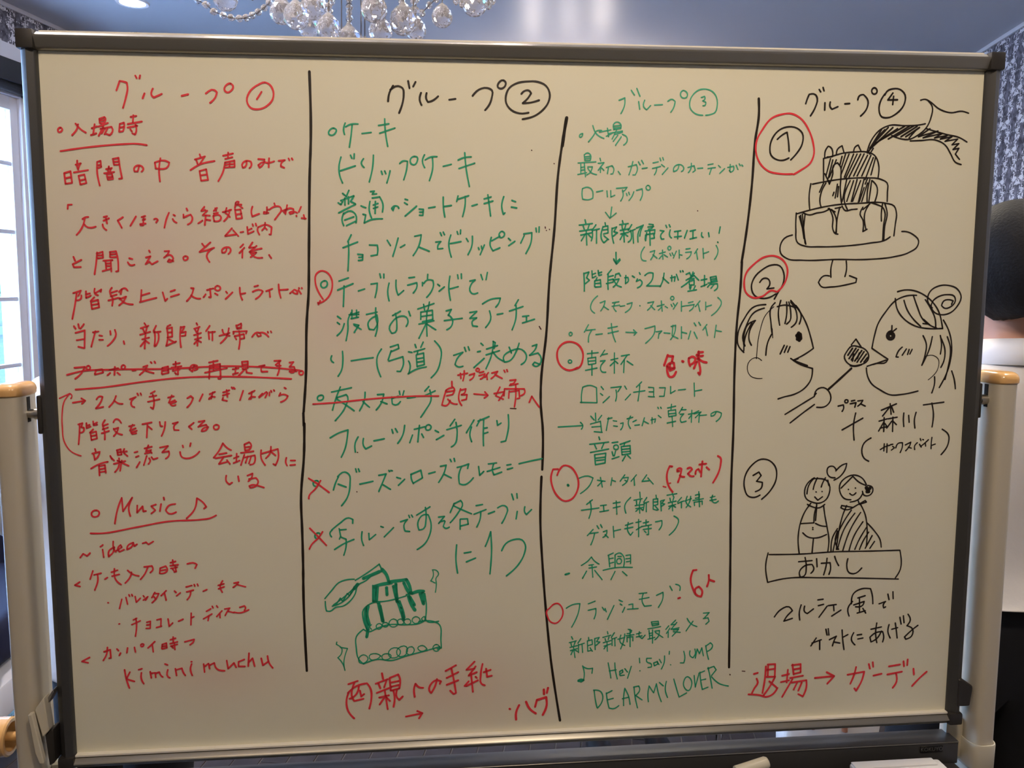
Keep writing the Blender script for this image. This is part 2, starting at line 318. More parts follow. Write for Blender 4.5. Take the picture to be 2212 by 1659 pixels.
[30,666,4005,740,3995,752,4035,655,4060],[30,800,4070,834,4042],[30,828,4004,933,3985],[30,893,3968,883,4068],[30,920,4040,951,4069],[30,998,3946,970,3974,988,3997,1017,3969,998,3946],
[30,1100,4016,1139,4013],[30,1232,3971,1283,3954,1244,4015,1184,4071],[30,1263,4023,1354,4050],[30,1323,3912,1334,3926],[30,1368,3906,1378,3924],[30,1459,3988,1450,4060],[30,1459,3988,1529,3969,1532,4047,1456,4066],
[30,1466,4023,1527,4018],[30,1592,3943,1673,3927],[30,1623,3912,1621,3975],[30,1570,3984,1691,3967],[30,1583,4024,1670,4008],[30,1648,3990,1645,4071],[30,1610,4047,1623,4068],[30,1845,3963,1820,4035,1787,4006,1823,3954,1878,3964,1883,4004,1846,4021],
[30,2026,3925,2133,3903],[30,2079,3908,2078,4024],[30,2033,3965,2021,4128],[30,2033,3965,2160,3943,2162,4129,2131,4129],[30,2034,4000,2158,3993],[30,1973,4052,2242,3997],[30,2312,4012,2383,4001],
[30,2350,3992,2339,4070],[30,2310,4076,2376,4059],[30,2428,3920,2434,4013],[30,2428,3920,2499,3915,2497,3999,2434,4013],[30,2433,3955,2498,3950],[30,2454,4019,2381,4094],[30,2474,4014,2481,4057,2546,4067],
[30,2633,3980,2704,3967,2661,4001,2665,4048,2736,4046],[30,2825,3912,2902,3910,2838,3965],[30,2882,3916,2879,4033,2858,4094],[30,2852,3977,2903,3975],[30,3010,3935,3059,3929,3009,3990,3066,3991,3079,4035,3035,4064,3007,4049,3050,4035,3093,4050],
[30,3150,4042,3124,4062,3141,4091,3175,4080,3173,4051,3150,4042],[30,413,4243,702,4224,1258,4153,1677,4112,2239,4104,3028,4143],]),
 ('red', 'red line 2人で手をつなぎながら after a small arrow', [
[29,371,4407,518,4383],[29,476,4353,521,4383,478,4423],[29,656,4368,697,4331,729,4340,707,4397,642,4483,732,4464],[29,890,4330,859,4399,800,4468],[29,865,4385,913,4423,965,4430],[29,1054,4373,1127,4345,1066,4417,1078,4461,1105,4473],
[29,1146,4302,1156,4325],[29,1185,4300,1192,4320],[29,1307,4304,1358,4276],[29,1291,4345,1375,4331],[29,1269,4408,1410,4378],[29,1331,4319,1343,4435,1327,4499,1300,4478],[29,1514,4359,1584,4343],
[29,1560,4331,1520,4424,1596,4393],[29,1610,4410,1539,4438,1557,4459,1602,4451],[29,1746,4371,1789,4343,1816,4369,1791,4427,1741,4485],[29,1893,4406,1936,4322],[29,2020,4323,2086,4294],
[29,2058,4300,2035,4381],[29,2009,4387,2019,4367,2084,4359],[29,2184,4302,2262,4276],[29,2180,4340,2260,4317],[29,2228,4273,2236,4361],[29,2182,4369,2173,4398,2229,4410],[29,2291,4239,2302,4259],
[29,2314,4242,2330,4260],[29,2388,4404,2431,4284],[29,2501,4321,2573,4286],[29,2539,4298,2522,4394],[29,2499,4394,2514,4373,2577,4366],[29,2625,4375,2715,4303,2729,4318,2699,4376],[29,2666,4323,2622,4366],
[29,2755,4309,2751,4350],[29,2772,4289,2781,4307],[29,2807,4281,2815,4295],[29,2939,4253,2959,4265],[29,2889,4320,2871,4355,2928,4338,2979,4359,2955,4400,2889,4435],]),
 ('red', 'thin red arrow curving up the left edge of the first column', [
[22,216,4350,342,4291,365,4314,352,4355],[22,342,4294,277,4377,238,4549,232,4722,243,4882,318,5015,437,5076],]),
 ('red', 'red line 階段を下りてくる。', [
[29,423,4679,474,4663,457,4715,487,4721,479,4770,435,4784],[29,440,4671,431,4798,414,4929],[29,521,4664,520,4727],[29,519,4698,558,4685],[29,520,4727,568,4708],[29,602,4645,605,4694,649,4686],
[29,605,4682,648,4657],[29,597,4743,556,4786],[29,562,4783,571,4880],[29,564,4789,631,4770,638,4858,571,4877],[29,568,4827,632,4817],[29,743,4630,713,4687,731,4760,731,4877],[29,720,4702,777,4680],
[29,710,4745,775,4723],[29,697,4795,786,4767],[29,844,4660,876,4620,904,4626,935,4668],[29,843,4748,899,4728,883,4777,839,4835],[29,843,4739,882,4795,942,4817],[29,1028,4713,1095,4699],
[29,1073,4693,1037,4766,1107,4738],[29,1120,4770,1049,4789,1062,4810,1113,4802],[29,1190,4689,1303,4668],[29,1252,4682,1236,4857],[29,1262,4717,1302,4756],[29,1401,4664,1407,4714,1432,4720],
[29,1468,4665,1456,4744,1416,4843],[29,1557,4687,1622,4670,1569,4731,1573,4769,1627,4773],[29,1813,4682,1752,4728,1787,4764],[29,1873,4669,1946,4658,1865,4736],[29,1882,4728,1964,4708,1983,4744,1953,4782,1905,4790,1920,4761,1989,4738],
[29,2089,4711,2054,4734,2067,4769,2107,4764,2119,4729,2089,4711],]),
 ('red', 'red line 音楽流る with a smiling face mark', [
[29,607,4991,616,5027],[29,571,5049,663,5028],[29,589,5064,600,5123],[29,660,5045,632,5097,597,5129],[29,548,5239,656,5180,754,5156],[29,644,5206,646,5330],[29,649,5209,716,5196,723,5296],
[29,653,5250,717,5237],[29,654,5286,721,5278],[29,786,5083,806,5127],[29,798,5107,830,5142],[29,870,5011,878,5070],[29,867,5014,915,5000,923,5068,878,5073],[29,874,5041,919,5036],[29,959,4998,941,5036,989,5028],
[29,954,5051,994,5090],[29,869,5143,1003,5214],[29,890,5114,876,5232,832,5290],[29,823,5186,964,5151],[29,922,5144,896,5276],[29,1080,5045,1117,5034],[29,1094,5104,1128,5090],[29,1097,5236,1139,5167],
[29,1202,4997,1293,4975],[29,1252,4957,1220,5033,1283,5016],[29,1205,5062,1276,5046],[29,1271,5028,1289,5058],[29,1226,5092,1185,5209],[29,1253,5122,1266,5152,1242,5195],[29,1284,5108,1303,5138,1357,5121],
[29,1390,4989,1489,4970,1416,5051,1495,5038,1499,5083,1455,5132],[29,1667,4968,1674,4992],[29,1767,4940,1757,4979],[29,1633,5050,1653,5115,1709,5134,1809,5104,1870,5049],]),
 ('red', 'red note 会場内にいる', [
[29,2160,4948,2124,5021,2040,5132],[29,2163,4951,2210,5008,2260,5039],[29,2110,5089,2202,5073],[29,2063,5139,2263,5107],[29,2163,5126,2103,5214,2204,5189],[29,2204,5165,2240,5217],[29,2291,5143,2349,5121],
[29,2327,5085,2318,5189],[29,2283,5206,2361,5175],[29,2425,4968,2431,5042],[29,2425,4968,2483,4942,2505,4963,2491,5029,2431,5045],[29,2429,5007,2489,4999],[29,2378,5077,2536,5059],[29,2421,5101,2374,5234],
[29,2405,5140,2549,5110,2554,5149,2526,5223,2488,5231],[29,2463,5123,2432,5206],[29,2506,5121,2474,5216],[29,2631,5046,2628,5150,2675,5241],[29,2636,5091,2838,5035,2841,5155,2804,5244,2776,5228],
[29,2753,5004,2736,5093,2686,5152],[29,2746,5063,2807,5118],[29,2942,5151,2932,5211,2948,5253],[29,2993,5188,3051,5189],[29,2986,5248,3050,5243],[29,2189,5365,2187,5439,2223,5479,2258,5456],
[29,2335,5377,2344,5443],[29,2450,5371,2514,5345,2507,5387,2459,5446],[29,2468,5416,2555,5403,2582,5449,2552,5508,2479,5530,2469,5506,2509,5492,2567,5502,2652,5531],]),
 ('red', 'red underlined word Music with a bullet ring and music note', [
[30,586,5772,528,5800,532,5845,582,5855,617,5823,613,5787,586,5772],[30,801,5950,853,5734,900,5620,907,5795,1027,5620,978,5767,994,5857],[30,1084,5725,1077,5815,1148,5736,1154,5802,1188,5797],
[30,1310,5716,1253,5736,1301,5791,1251,5831],[30,1375,5712,1357,5804],[30,1410,5629,1414,5659],[30,1548,5717,1468,5735,1428,5794,1469,5840,1555,5822],[30,1680,5906,1784,5789,1817,5649,1887,5701,1927,5762,1898,5786],
[30,501,6067,613,6071,1038,6008,1465,5939,1864,5926,1965,5914,2046,5877],]),
 ('red', 'red word idea between two tildes', [
[29,360,6377,399,6328,445,6359,483,6321],[29,637,6281,646,6380],[29,611,6244,643,6221],[29,771,6180,785,6301,798,6316],[29,782,6255,715,6298,706,6373,756,6330,782,6255],[29,805,6301,872,6258,859,6228,823,6272,841,6317,898,6289],
[29,1015,6202,943,6245,935,6290,999,6247,1012,6202,1027,6248,1059,6225],[29,1128,6215,1171,6201,1198,6232,1259,6195],]),
 ('red', 'red line ケーキ入刀時', [
[29,278,6733,341,6753],[29,278,6733,339,6693],[29,506,6554,467,6661],[29,517,6608,605,6587],[29,560,6601,562,6670,516,6805],[29,647,6667,679,6647],[29,730,6579,807,6555],[29,736,6631,825,6610],
[29,769,6535,787,6693,841,6744],[29,893,6727,962,6639,976,6588],[29,929,6562,1011,6625,1064,6639],[29,1134,6523,1229,6514,1241,6557,1205,6601],[29,1180,6522,1139,6614,1082,6685],[29,1330,6545,1321,6611],
[29,1333,6545,1399,6520,1417,6578,1381,6610,1321,6614],[29,1334,6578,1397,6568],[29,1458,6479,1524,6463],[29,1488,6444,1491,6514],[29,1454,6519,1554,6507],[29,1461,6555,1541,6540],[29,1516,6521,1525,6597,1502,6602],
[29,1483,6565,1497,6584],[29,1666,6501,1766,6498,1786,6514,1761,6562],]),
 ('red', 'red bulleted line バレンタインデーキス', [
[28,669,6978,674,6978],[28,807,7059,841,6938],[28,893,6916,909,7005],[28,931,6881,939,6905],[28,966,6879,973,6901],[28,1007,6908,1018,6985,1069,6932],[28,1107,6902,1118,6918],[28,1133,6961,1163,6914,1104,6960],
[28,1211,6931,1251,6862],[28,1239,6877,1299,6879,1268,6939,1211,6998],[28,1235,6916,1262,6954],[28,1392,6845,1326,6910],[28,1371,6881,1387,6971],[28,1495,6852,1514,6874],[28,1518,6917,1566,6879],
[28,1640,6805,1713,6787],[28,1644,6870,1731,6848],[28,1696,6862,1685,6923,1648,6974],[28,1742,6775,1750,6797],[28,1782,6771,1790,6795],[28,1851,6868,1898,6848],[28,2041,6798,2114,6779],
[28,2043,6844,2116,6819],[28,2098,6739,2064,6814,2090,6892],[28,2239,6774,2297,6764,2267,6800,2226,6832],[28,2282,6797,2383,6829],]),
 ('red', 'red bulleted line チョコレート ディスコ', [
[28,792,7264,800,7261],[28,971,7216,1014,7196],[28,948,7279,1056,7231],[28,1003,7198,1008,7281,987,7435],[28,1135,7253,1181,7242,1174,7334,1123,7335],[28,1133,7290,1176,7285],[28,1262,7227,1314,7214,1307,7312],
[28,1252,7328,1316,7312],[28,1400,7220,1411,7319,1455,7275],[28,1528,7256,1587,7230],[28,1691,7154,1682,7311],[28,1691,7216,1723,7202],[28,1882,7137,1938,7105],[28,1841,7237,1950,7174],
[28,1912,7194,1898,7264],[28,1957,7072,1967,7097],[28,2012,7068,2026,7090],[28,2076,7138,2007,7213],[28,2049,7171,2050,7230],[28,2112,7115,2176,7105,2140,7156,2115,7202],[28,2154,7147,2226,7169],
[28,2301,7100,2360,7081,2374,7103,2358,7143],[28,2227,7162,2293,7174,2414,7136],]),
 ('red', 'red line カンパイ時', [
[29,314,7742,390,7764],[29,314,7742,410,7691],[29,590,7624,668,7600,672,7708,649,7714],[29,635,7568,623,7651,576,7741],[29,751,7594,770,7617],[29,776,7682,794,7649],[29,883,7585,871,7649],
[29,969,7582,978,7644],[29,1065,7540,1047,7554,1058,7576,1079,7565,1085,7547,1065,7540],[29,1224,7515,1135,7598],[29,1191,7551,1199,7651],[29,1315,7556,1307,7612],[29,1318,7556,1367,7540,1370,7605,1312,7618],
[29,1314,7584,1366,7577],[29,1418,7499,1485,7480],[29,1454,7463,1454,7540],[29,1413,7551,1506,7530],[29,1420,7583,1502,7564],[29,1465,7547,1470,7634],[29,1434,7592,1448,7609],[29,1596,7534,1715,7505,1705,7536,1660,7577],
]),
 ('red', 'red words kimini muchu', [
[31,833,7877,850,8002,882,8125],[31,897,7911,850,8002,949,8038],[31,1040,7926,1036,8010,1063,8074],[31,1007,7884,1048,7871],[31,1150,7916,1161,8001],[31,1163,7938,1213,7934,1216,7997],
[31,1218,7941,1262,7927,1283,7975,1303,7995],[31,1370,7901,1369,7995,1392,8011],[31,1339,7821,1370,7835],[31,1466,7890,1477,7984],[31,1477,7906,1547,7887,1568,7957,1587,7986],[31,1671,7836,1654,7898,1674,7990],
[31,1667,7805,1675,7805],[31,1822,7843,1830,7953],[31,1833,7875,1884,7839,1896,7909],[31,1897,7862,1957,7833,1983,7913,2085,7946],[31,2115,7809,2129,7919,2205,7844,2232,7908],[31,2338,7803,2264,7831,2262,7894,2344,7898],
[31,2400,7721,2385,7899],[31,2387,7852,2442,7792,2468,7903],[31,2553,7797,2571,7892,2646,7842],[31,2634,7769,2652,7864,2697,7935],]),
 ('black', 'black heading in large strokes ending in a circled 2, top of the second column', [
[35,4279,725,4297,623,4343,537],[35,4308,587,4405,541,4458,565,4471,647,4459,731,4412,864],[35,4527,478,4543,563],[35,4617,488,4588,543],[35,4684,616,4666,699,4689,763],[35,4752,618,4746,684,4768,725,4814,713,4894,654],
[35,5031,693,5108,681],[35,5320,641,5400,564,5501,543,5561,572,5559,656,5530,740,5475,811],[35,5702,447,5645,479,5633,529,5667,548,5717,525,5731,472,5702,447],[35,6019,833,5906,843,5804,805,5739,723,5735,632,5775,540,5861,483,6006,455,6136,458,6238,504,6286,615,6269,700,6197,799,6095,871,5944,913],
[35,5928,607,5963,573,6021,564,6050,597,6007,662,5946,719,6051,709,6152,679],]),
 ('green', 'green line ケーキ with a bullet ring', [
[28,3611,1055,3568,1076,3553,1125,3588,1142,3630,1117,3645,1075,3611,1055],[28,3754,993,3733,1074,3744,1129],[28,3759,1038,3822,1006,3909,1002],[28,3838,1012,3825,1128,3800,1281],[28,3957,1115,4068,1100],
[28,4159,1015,4286,994],[28,4172,1109,4359,1043],[28,4236,936,4240,1067,4269,1267],]),
 ('green', 'green line ドリップケーキ', [
[28,3696,1402,3669,1520,3678,1631,3710,1715],[28,3685,1567,3869,1506],[28,3812,1378,3829,1415],[28,3858,1361,3854,1420],[28,3970,1419,3943,1475,3976,1525],[28,4092,1375,4081,1515,4036,1701],
[28,4186,1567,4199,1607],[28,4228,1564,4242,1598],[28,4294,1561,4279,1626,4252,1710],[28,4414,1472,4452,1441,4509,1443,4499,1539,4461,1669],[28,4595,1383,4549,1412,4551,1468,4591,1485,4631,1439,4629,1391,4595,1383],
[28,4721,1362,4694,1438,4722,1520],[28,4729,1424,4795,1389,4875,1383],[28,4818,1395,4823,1507,4779,1677],[28,4952,1500,5053,1474],[28,5137,1422,5212,1390,5301,1381],[28,5148,1524,5345,1457],
[28,5221,1331,5235,1503,5278,1744],]),
 ('green', 'green line 普通のショートケーキに', [
[29,3708,1841,3739,1867],[29,3785,1804,3750,1883],[29,3684,1929,3843,1869],[29,3733,1898,3734,1982],[29,3778,1883,3779,1968],[29,3652,1957,3686,1977,3706,1940],[29,3843,1874,3805,1939,3862,1967],
[29,3656,2079,3761,2024,3864,1973],[29,3718,2081,3694,2166,3715,2234],[29,3712,2095,3803,2055,3860,2094,3866,2199],[29,3728,2166,3839,2126],[29,3749,2234,3864,2179],[29,4049,1816,4097,1810,4071,1847,4125,1844],
[29,4041,1938,4031,2051,4058,2139],[29,4070,1895,4161,1880,4200,1965,4193,2064],[29,4083,1980,4140,1960],[29,4083,2022,4137,2002],[29,4109,1937,4102,2084],[29,3932,1992,3989,2014],[29,3953,2094,3987,2102,3966,2202,4043,2164,4192,2149],
[29,4346,1992,4325,2046,4308,2021,4348,1989,4388,2000,4397,2020],[29,4475,1906,4507,1915],[29,4469,1949,4503,1971],[29,4473,2114,4618,1990],[29,4649,2027,4701,2030,4695,2104,4652,2101],
[29,4655,2064,4695,2061],[29,4767,2012,4848,1998],[29,4950,1877,4952,2003,4969,2122],[29,4955,1994,5051,1979],[29,5135,1862,5118,1930],[29,5132,1902,5269,1858],[29,5225,1867,5225,1958,5192,2116],
[29,5309,1983,5376,1963],[29,5463,1896,5551,1870],[29,5463,1954,5574,1921],[29,5510,1845,5525,1956,5545,2108],[29,5711,1866,5685,1984,5706,2084,5727,2067],[29,5814,1911,5861,1928],[29,5808,1994,5876,2005],
]),
 ('green', 'green line チョコソースでドリッピング', [
[28,3804,2347,3760,2435],[28,3699,2507,3882,2435],[28,3768,2435,3770,2535,3756,2793],[28,3880,2586,3943,2592,3939,2658,3887,2664],[28,3894,2624,3937,2621],[28,4027,2472,4125,2474,4130,2535,4123,2592,4043,2606],
[28,4249,2414,4288,2477],[28,4384,2385,4354,2491,4315,2612],[28,4412,2500,4467,2468],[28,4592,2362,4673,2344,4643,2476,4569,2603],[28,4651,2499,4772,2548],[28,4854,2433,4918,2427,4880,2476,4877,2519,4941,2513],
[28,4910,2317,4927,2355],[28,4948,2309,4965,2343],[28,5043,2346,5017,2447,5028,2547,5048,2622],[28,5037,2452,5171,2426],[28,5122,2302,5133,2337],[28,5166,2282,5163,2331],[28,5238,2388,5261,2426],
[28,5314,2359,5305,2489,5258,2590],[28,5390,2503,5399,2526],[28,5428,2483,5434,2518],[28,5466,2468,5413,2590],[28,5554,2373,5539,2474,5575,2541,5663,2503],[28,5560,2416,5663,2358],[28,5692,2297,5654,2329,5663,2373,5707,2364,5721,2323,5692,2297],
[28,5771,2384,5798,2410],[28,5775,2476,5854,2421],[28,5972,2351,5928,2444],[28,5966,2328,6069,2313,6061,2429,5994,2575],[28,6122,2255,6128,2304],[28,6163,2240,6161,2307],]),
 ('red', 'red oval around the bullet ring of the table round line', [
[29,3442,3143,3387,3051,3352,2936,3363,2836,3420,2793,3491,2807,3547,2879,3559,2994,3514,3109,3455,3166,3383,3198],[29,3378,3186,3386,3209],[29,3407,3163,3392,3195],]),
 ('green', 'green line テーブルラウンドで', [
[28,3461,2916,3420,2950,3433,2996,3467,2999,3499,2959,3486,2919,3461,2916],[28,3643,2919,3761,2879],[28,3624,3031,3817,2951],[28,3705,2980,3699,3109,3691,3236],[28,3881,3043,3959,3018],
[28,4040,2957,4118,2946,4108,3038,4087,3125],[28,4151,2830,4162,2879],[28,4200,2833,4200,2882],[28,4265,2946,4246,3053,4262,3169],[28,4352,2909,4354,3024,4376,3097,4446,3039],[28,4512,2880,4584,2871],
[28,4496,2972,4610,2941,4615,2981,4565,3071],[28,4750,2837,4746,2895],[28,4682,2938,4682,2981],[28,4697,2952,4741,2909,4813,2912,4822,2967,4792,3054,4733,3127],[28,4874,2962,4900,2982],
[28,4891,3049,4959,2994],[28,5029,2860,5014,2997,5034,3163],[28,5029,3020,5134,2991],[28,5126,2843,5134,2892],[28,5173,2831,5175,2889],[28,5281,2921,5348,2907,5295,2968,5281,3041,5310,3079,5381,3071],
[28,5422,2840,5443,2904],[28,5504,2814,5487,2904],]),
 ('green', 'green line 渡すお菓子をアーチェ', [
[28,3617,3358,3657,3390],[28,3613,3436,3641,3459],[28,3607,3602,3663,3544,3699,3451],[28,3790,3312,3752,3385,3743,3530,3718,3667],[28,3781,3341,3883,3307],[28,3797,3283,3795,3385],[28,3854,3283,3853,3371],
[28,3786,3388,3876,3371],[28,3761,3341,3882,3336],[28,3817,3458,3880,3473,3821,3562],[28,3822,3472,3908,3525],[28,3977,3336,4110,3308],[28,4094,3255,4097,3401,4111,3459,4083,3611],[28,4098,3357,4040,3386,3996,3444,4009,3523,4067,3532,4111,3459,4107,3343],
[28,4304,3353,4403,3298],[28,4339,3326,4355,3461,4336,3563,4292,3577,4261,3519,4300,3431,4388,3365,4475,3374,4497,3432,4473,3491],[28,4507,3301,4527,3360],[28,4621,3272,4826,3203],[28,4694,3214,4708,3287],
[28,4768,3185,4752,3273],[28,4659,3311,4658,3404],[28,4659,3311,4805,3288,4810,3405,4678,3434],[28,4670,3366,4804,3346],[28,4738,3288,4728,3434],[28,4634,3463,4824,3420],[28,4728,3419,4735,3616],
[28,4722,3463,4633,3642],[28,4736,3463,4847,3537],[28,4980,3297,5045,3280,5006,3356],[28,5007,3347,5059,3406,5044,3494,4985,3538],[28,4956,3420,5183,3392],[28,5280,3319,5369,3305,5280,3393,5368,3387],
[28,5363,3393,5309,3437,5318,3490,5377,3497],[28,5442,3211,5546,3153,5670,3139,5649,3203,5611,3253],[28,5531,3300,5546,3409,5516,3468,5481,3512],[28,5629,3345,5703,3333],[28,5901,3160,5857,3234],
[28,5786,3304,5961,3246],[28,5872,3234,5867,3411,5822,3544],[28,5956,3373,6036,3364],[28,6007,3382,6007,3441],[28,5956,3456,6111,3409],]),
 ('green', 'green line リー(弓道)で決める', [
[28,3536,3855,3526,3908,3557,3943],[28,3670,3801,3673,3924,3654,4041,3609,4117],[28,3777,3922,3902,3903,4053,3884],[28,4159,3776,4105,3869,4101,3987,4145,4129],[28,4270,3750,4369,3719,4377,3769,4275,3812],
[28,4281,3798,4241,3915],[28,4250,3930,4426,3875,4433,3976,4394,4064,4351,4061],[28,4499,3814,4543,3823],[28,4498,3932,4513,3962,4497,4095],[28,4491,4095,4600,4037,4723,4009],[28,4582,3721,4596,3762],
[28,4685,3692,4655,3757],[28,4567,3815,4705,3775],[28,4617,3801,4610,3845],[28,4596,3859,4606,4007],[28,4601,3851,4690,3831,4697,3979,4609,4001],[28,4610,3904,4689,3890],[28,4609,3948,4692,3934],
[28,4831,3678,4910,3788,4903,3936,4864,4055,4784,4149],[28,5072,3864,5190,3826,5116,3909,5089,3983,5130,4013,5190,4005],[28,5211,3764,5229,3815],[28,5258,3756,5273,3800],[28,5421,3713,5451,3740],
[28,5377,3822,5415,3814],[28,5332,4024,5463,3906],[28,5493,3788,5635,3744],[28,5576,3690,5606,3705,5591,3780],[28,5487,3862,5659,3810],[28,5582,3690,5561,3854,5487,4038],[28,5576,3824,5636,3899,5710,3945],
[28,5784,3766,5815,3841],[28,5913,3717,5874,3827,5785,3945,5725,3957,5710,3900,5814,3811,5949,3798,6009,3873,5995,3947,5941,3992],[28,6084,3754,6143,3734,6129,3784,6048,3873],[28,6048,3873,6159,3844,6199,3905,6190,3979,6130,4018,6091,3993,6115,3964,6190,3994],
]),
 ('green', 'green line 友人スピーチ, crossed out', [
[28,3388,4356,3350,4376,3352,4415,3386,4421,3421,4392,3414,4360,3388,4356],[28,3524,4317,3774,4264],[28,3635,4253,3574,4409,3531,4548],[28,3589,4389,3706,4352,3726,4382,3703,4485,3563,4685],
[28,3589,4409,3703,4485,3804,4561],[28,3945,4325,3937,4414,3871,4562],[28,3916,4444,3997,4519],[28,4099,4357,4180,4352,4156,4447,4081,4556],[28,4141,4447,4220,4478],[28,4279,4389,4287,4479,4331,4494,4390,4451],
[28,4288,4410,4362,4379],[28,4377,4316,4385,4361],[28,4436,4314,4420,4371],[28,4476,4407,4582,4394],[28,4754,4262,4700,4321],[28,4691,4383,4833,4319],[28,4765,4307,4779,4441,4713,4560,4647,4658],
]),
 ('red', 'long red strike-through over the friend speech line', [
[29,3290,4467,3516,4456,4098,4405,4685,4383,4877,4386],]),
 ('red', 'small red note サプライズ', [
[28,5124,4120,5249,4095],[28,5157,4097,5165,4162],[28,5207,4064,5204,4133,5189,4193],[28,5272,4119,5338,4099,5323,4149,5278,4185],[28,5377,4034,5356,4054,5377,4075,5403,4055,5377,4034],
[28,5403,4091,5457,4076],[28,5397,4129,5472,4106,5451,4151,5412,4174],[28,5516,4092,5472,4151],[28,5496,4121,5502,4181],[28,5561,4098,5636,4078,5606,4123,5552,4170],[28,5600,4117,5696,4169],
[28,5719,4064,5732,4088],[28,5755,4056,5764,4080],]),
 ('red', 'red characters 郎→婦へ', [
[29,5047,4200,5049,4266],[29,4966,4324,4990,4301,5064,4275,5079,4296,5055,4370],[29,4981,4333,5070,4320],[29,4981,4384,5055,4370],[29,4975,4309,4951,4384,4918,4503,4980,4510,5025,4445],
[29,4995,4429,5069,4490,5114,4494],[29,5159,4297,5138,4446,5173,4513],[29,5165,4312,5227,4298,5204,4357,5168,4372],[29,5174,4375,5242,4373,5233,4433,5173,4447],[29,5332,4365,5511,4383],
[29,5472,4340,5511,4386,5463,4421],[29,5591,4363,5711,4343],[29,5666,4282,5612,4393,5711,4440],[29,5726,4334,5696,4394,5651,4454],[29,5795,4194,5870,4189,5846,4231,5801,4245],[29,5792,4260,5900,4240],
[29,5726,4304,5981,4308,5991,4353,5937,4398],[29,5726,4304,5720,4395],[29,5786,4335,5780,4426],[29,5786,4344,5915,4328,5922,4428,5892,4433],[29,5870,4246,5871,4427,5856,4541],[29,6049,4484,6081,4406,6118,4461,6179,4549],
]),
 ('green', 'green line フルーツポンチ作り', [
[29,3495,4905,3610,4841,3721,4807,3711,4903,3679,5052,3630,5159],[29,3848,4899,3809,4979,3810,5094],[29,3915,4921,3913,5012,3942,5057,4016,5020],[29,4046,4954,4179,4929],[29,4277,4811,4291,4859],
[29,4322,4800,4348,4848],[29,4440,4760,4415,4886,4349,4993],[29,4539,4888,4503,4987],[29,4563,4813,4697,4782],[29,4629,4763,4606,4980],[29,4657,4875,4681,4921],[29,4750,4756,4712,4779,4717,4822,4762,4819,4777,4778,4750,4756],
[29,4830,4833,4874,4858],[29,4844,4954,4942,4898],[29,5083,4692,5023,4776],[29,4979,4826,5167,4772],[29,5098,4732,5112,4898,5082,5019,5037,5052],[29,5331,4705,5277,4795,5232,4870],[29,5298,4796,5277,4901,5301,4990],
[29,5412,4698,5367,4782],[29,5382,4721,5526,4663],[29,5457,4708,5451,4874,5454,5044],[29,5463,4814,5502,4808],[29,5463,4883,5511,4869],[29,5628,4719,5637,4780,5682,4751],[29,5775,4643,5781,4789,5743,4986,5682,5000],
]),
 ('green', 'green line ダーズンローズセレモニー', [
[29,3321,5457,3277,5471,3273,5513,3310,5532,3343,5497,3321,5457],[29,3590,5412,3554,5486,3523,5583],[29,3579,5411,3673,5353,3723,5384,3735,5506,3697,5687,3621,5795],[29,3586,5508,3685,5550],
[29,3809,5314,3820,5356],[29,3844,5315,3858,5351],[29,3858,5515,4027,5482],[29,4102,5405,4196,5389,4157,5485,4099,5618],[29,4156,5531,4250,5594],[29,4232,5344,4241,5360],[29,4256,5345,4277,5351],
[29,4332,5438,4382,5454],[29,4352,5542,4433,5464],[29,4516,5402,4519,5463,4545,5525],[29,4513,5402,4642,5350,4662,5451,4542,5519],[29,4743,5398,4826,5376],[29,4895,5304,4970,5290,4946,5381,4870,5517],
[29,4946,5412,5035,5460],[29,5021,5215,5036,5246],[29,5072,5204,5081,5244],[29,5111,5324,5171,5310,5261,5281,5246,5342],[29,5171,5310,5134,5416,5140,5539,5185,5555,5321,5466],[29,5390,5318,5405,5435,5457,5384],
[29,5517,5287,5623,5274],[29,5502,5385,5668,5336],[29,5586,5288,5571,5380,5592,5433,5692,5398],[29,5759,5307,5813,5299],[29,5765,5363,5835,5346],[29,5919,5292,6032,5267,6220,5231],]),
 ('green', 'green line 写ルンですを各テーブル', [
[28,3315,6143,3276,6173,3290,6216,3328,6202,3335,6150,3315,6143],[28,3498,6109,3467,6154,3487,6201],[28,3492,6109,3602,6020,3707,5956,3762,5979,3759,6031],[28,3586,6096,3605,6204],[28,3601,6112,3675,6108],
[28,3587,6234,3599,6204,3672,6237,3671,6329,3639,6451],[28,3522,6371,3642,6297,3773,6243],[28,3878,6144,3873,6258,3896,6330],[28,3964,6169,3968,6255,4052,6187],[28,4119,6081,4152,6094],
[28,4162,6221,4283,6101],[28,4373,6026,4463,5998,4417,6074,4431,6151,4491,6159],[28,4481,5943,4493,5974],[28,4517,5941,4532,5969],[28,4583,5943,4757,5837],[28,4697,5844,4702,6020,4671,6127,4611,6141,4597,6048,4673,5942,4733,5944,4768,6053,4746,6222,4685,6329,4585,6404],
[28,4867,5978,4943,5971,4867,6062],[28,4882,6041,4942,6027],[28,4951,6036,4927,6104,4957,6129,5005,6115],[28,5073,5799,5018,5921],[28,5064,5808,5154,5764,5178,5801,5124,5923,5018,6057],
[28,5058,5829,5154,5878,5296,5944],[28,5147,6017,5147,6150],[28,5154,6011,5244,6010,5253,6082,5153,6104],[28,5356,5837,5441,5824],[28,5329,5951,5487,5893],[28,5417,5916,5411,6009,5365,6125],
[28,5517,5950,5599,5921],[28,5639,5875,5730,5847,5766,5879,5745,5987,5694,6085],[28,5824,5694,5848,5772],[28,5891,5690,5897,5749],[28,5898,5929,5883,6031],[28,5998,5869,5999,5947,6020,5973,6087,5909],
]),
 ('green', 'large green characters に1つ', [
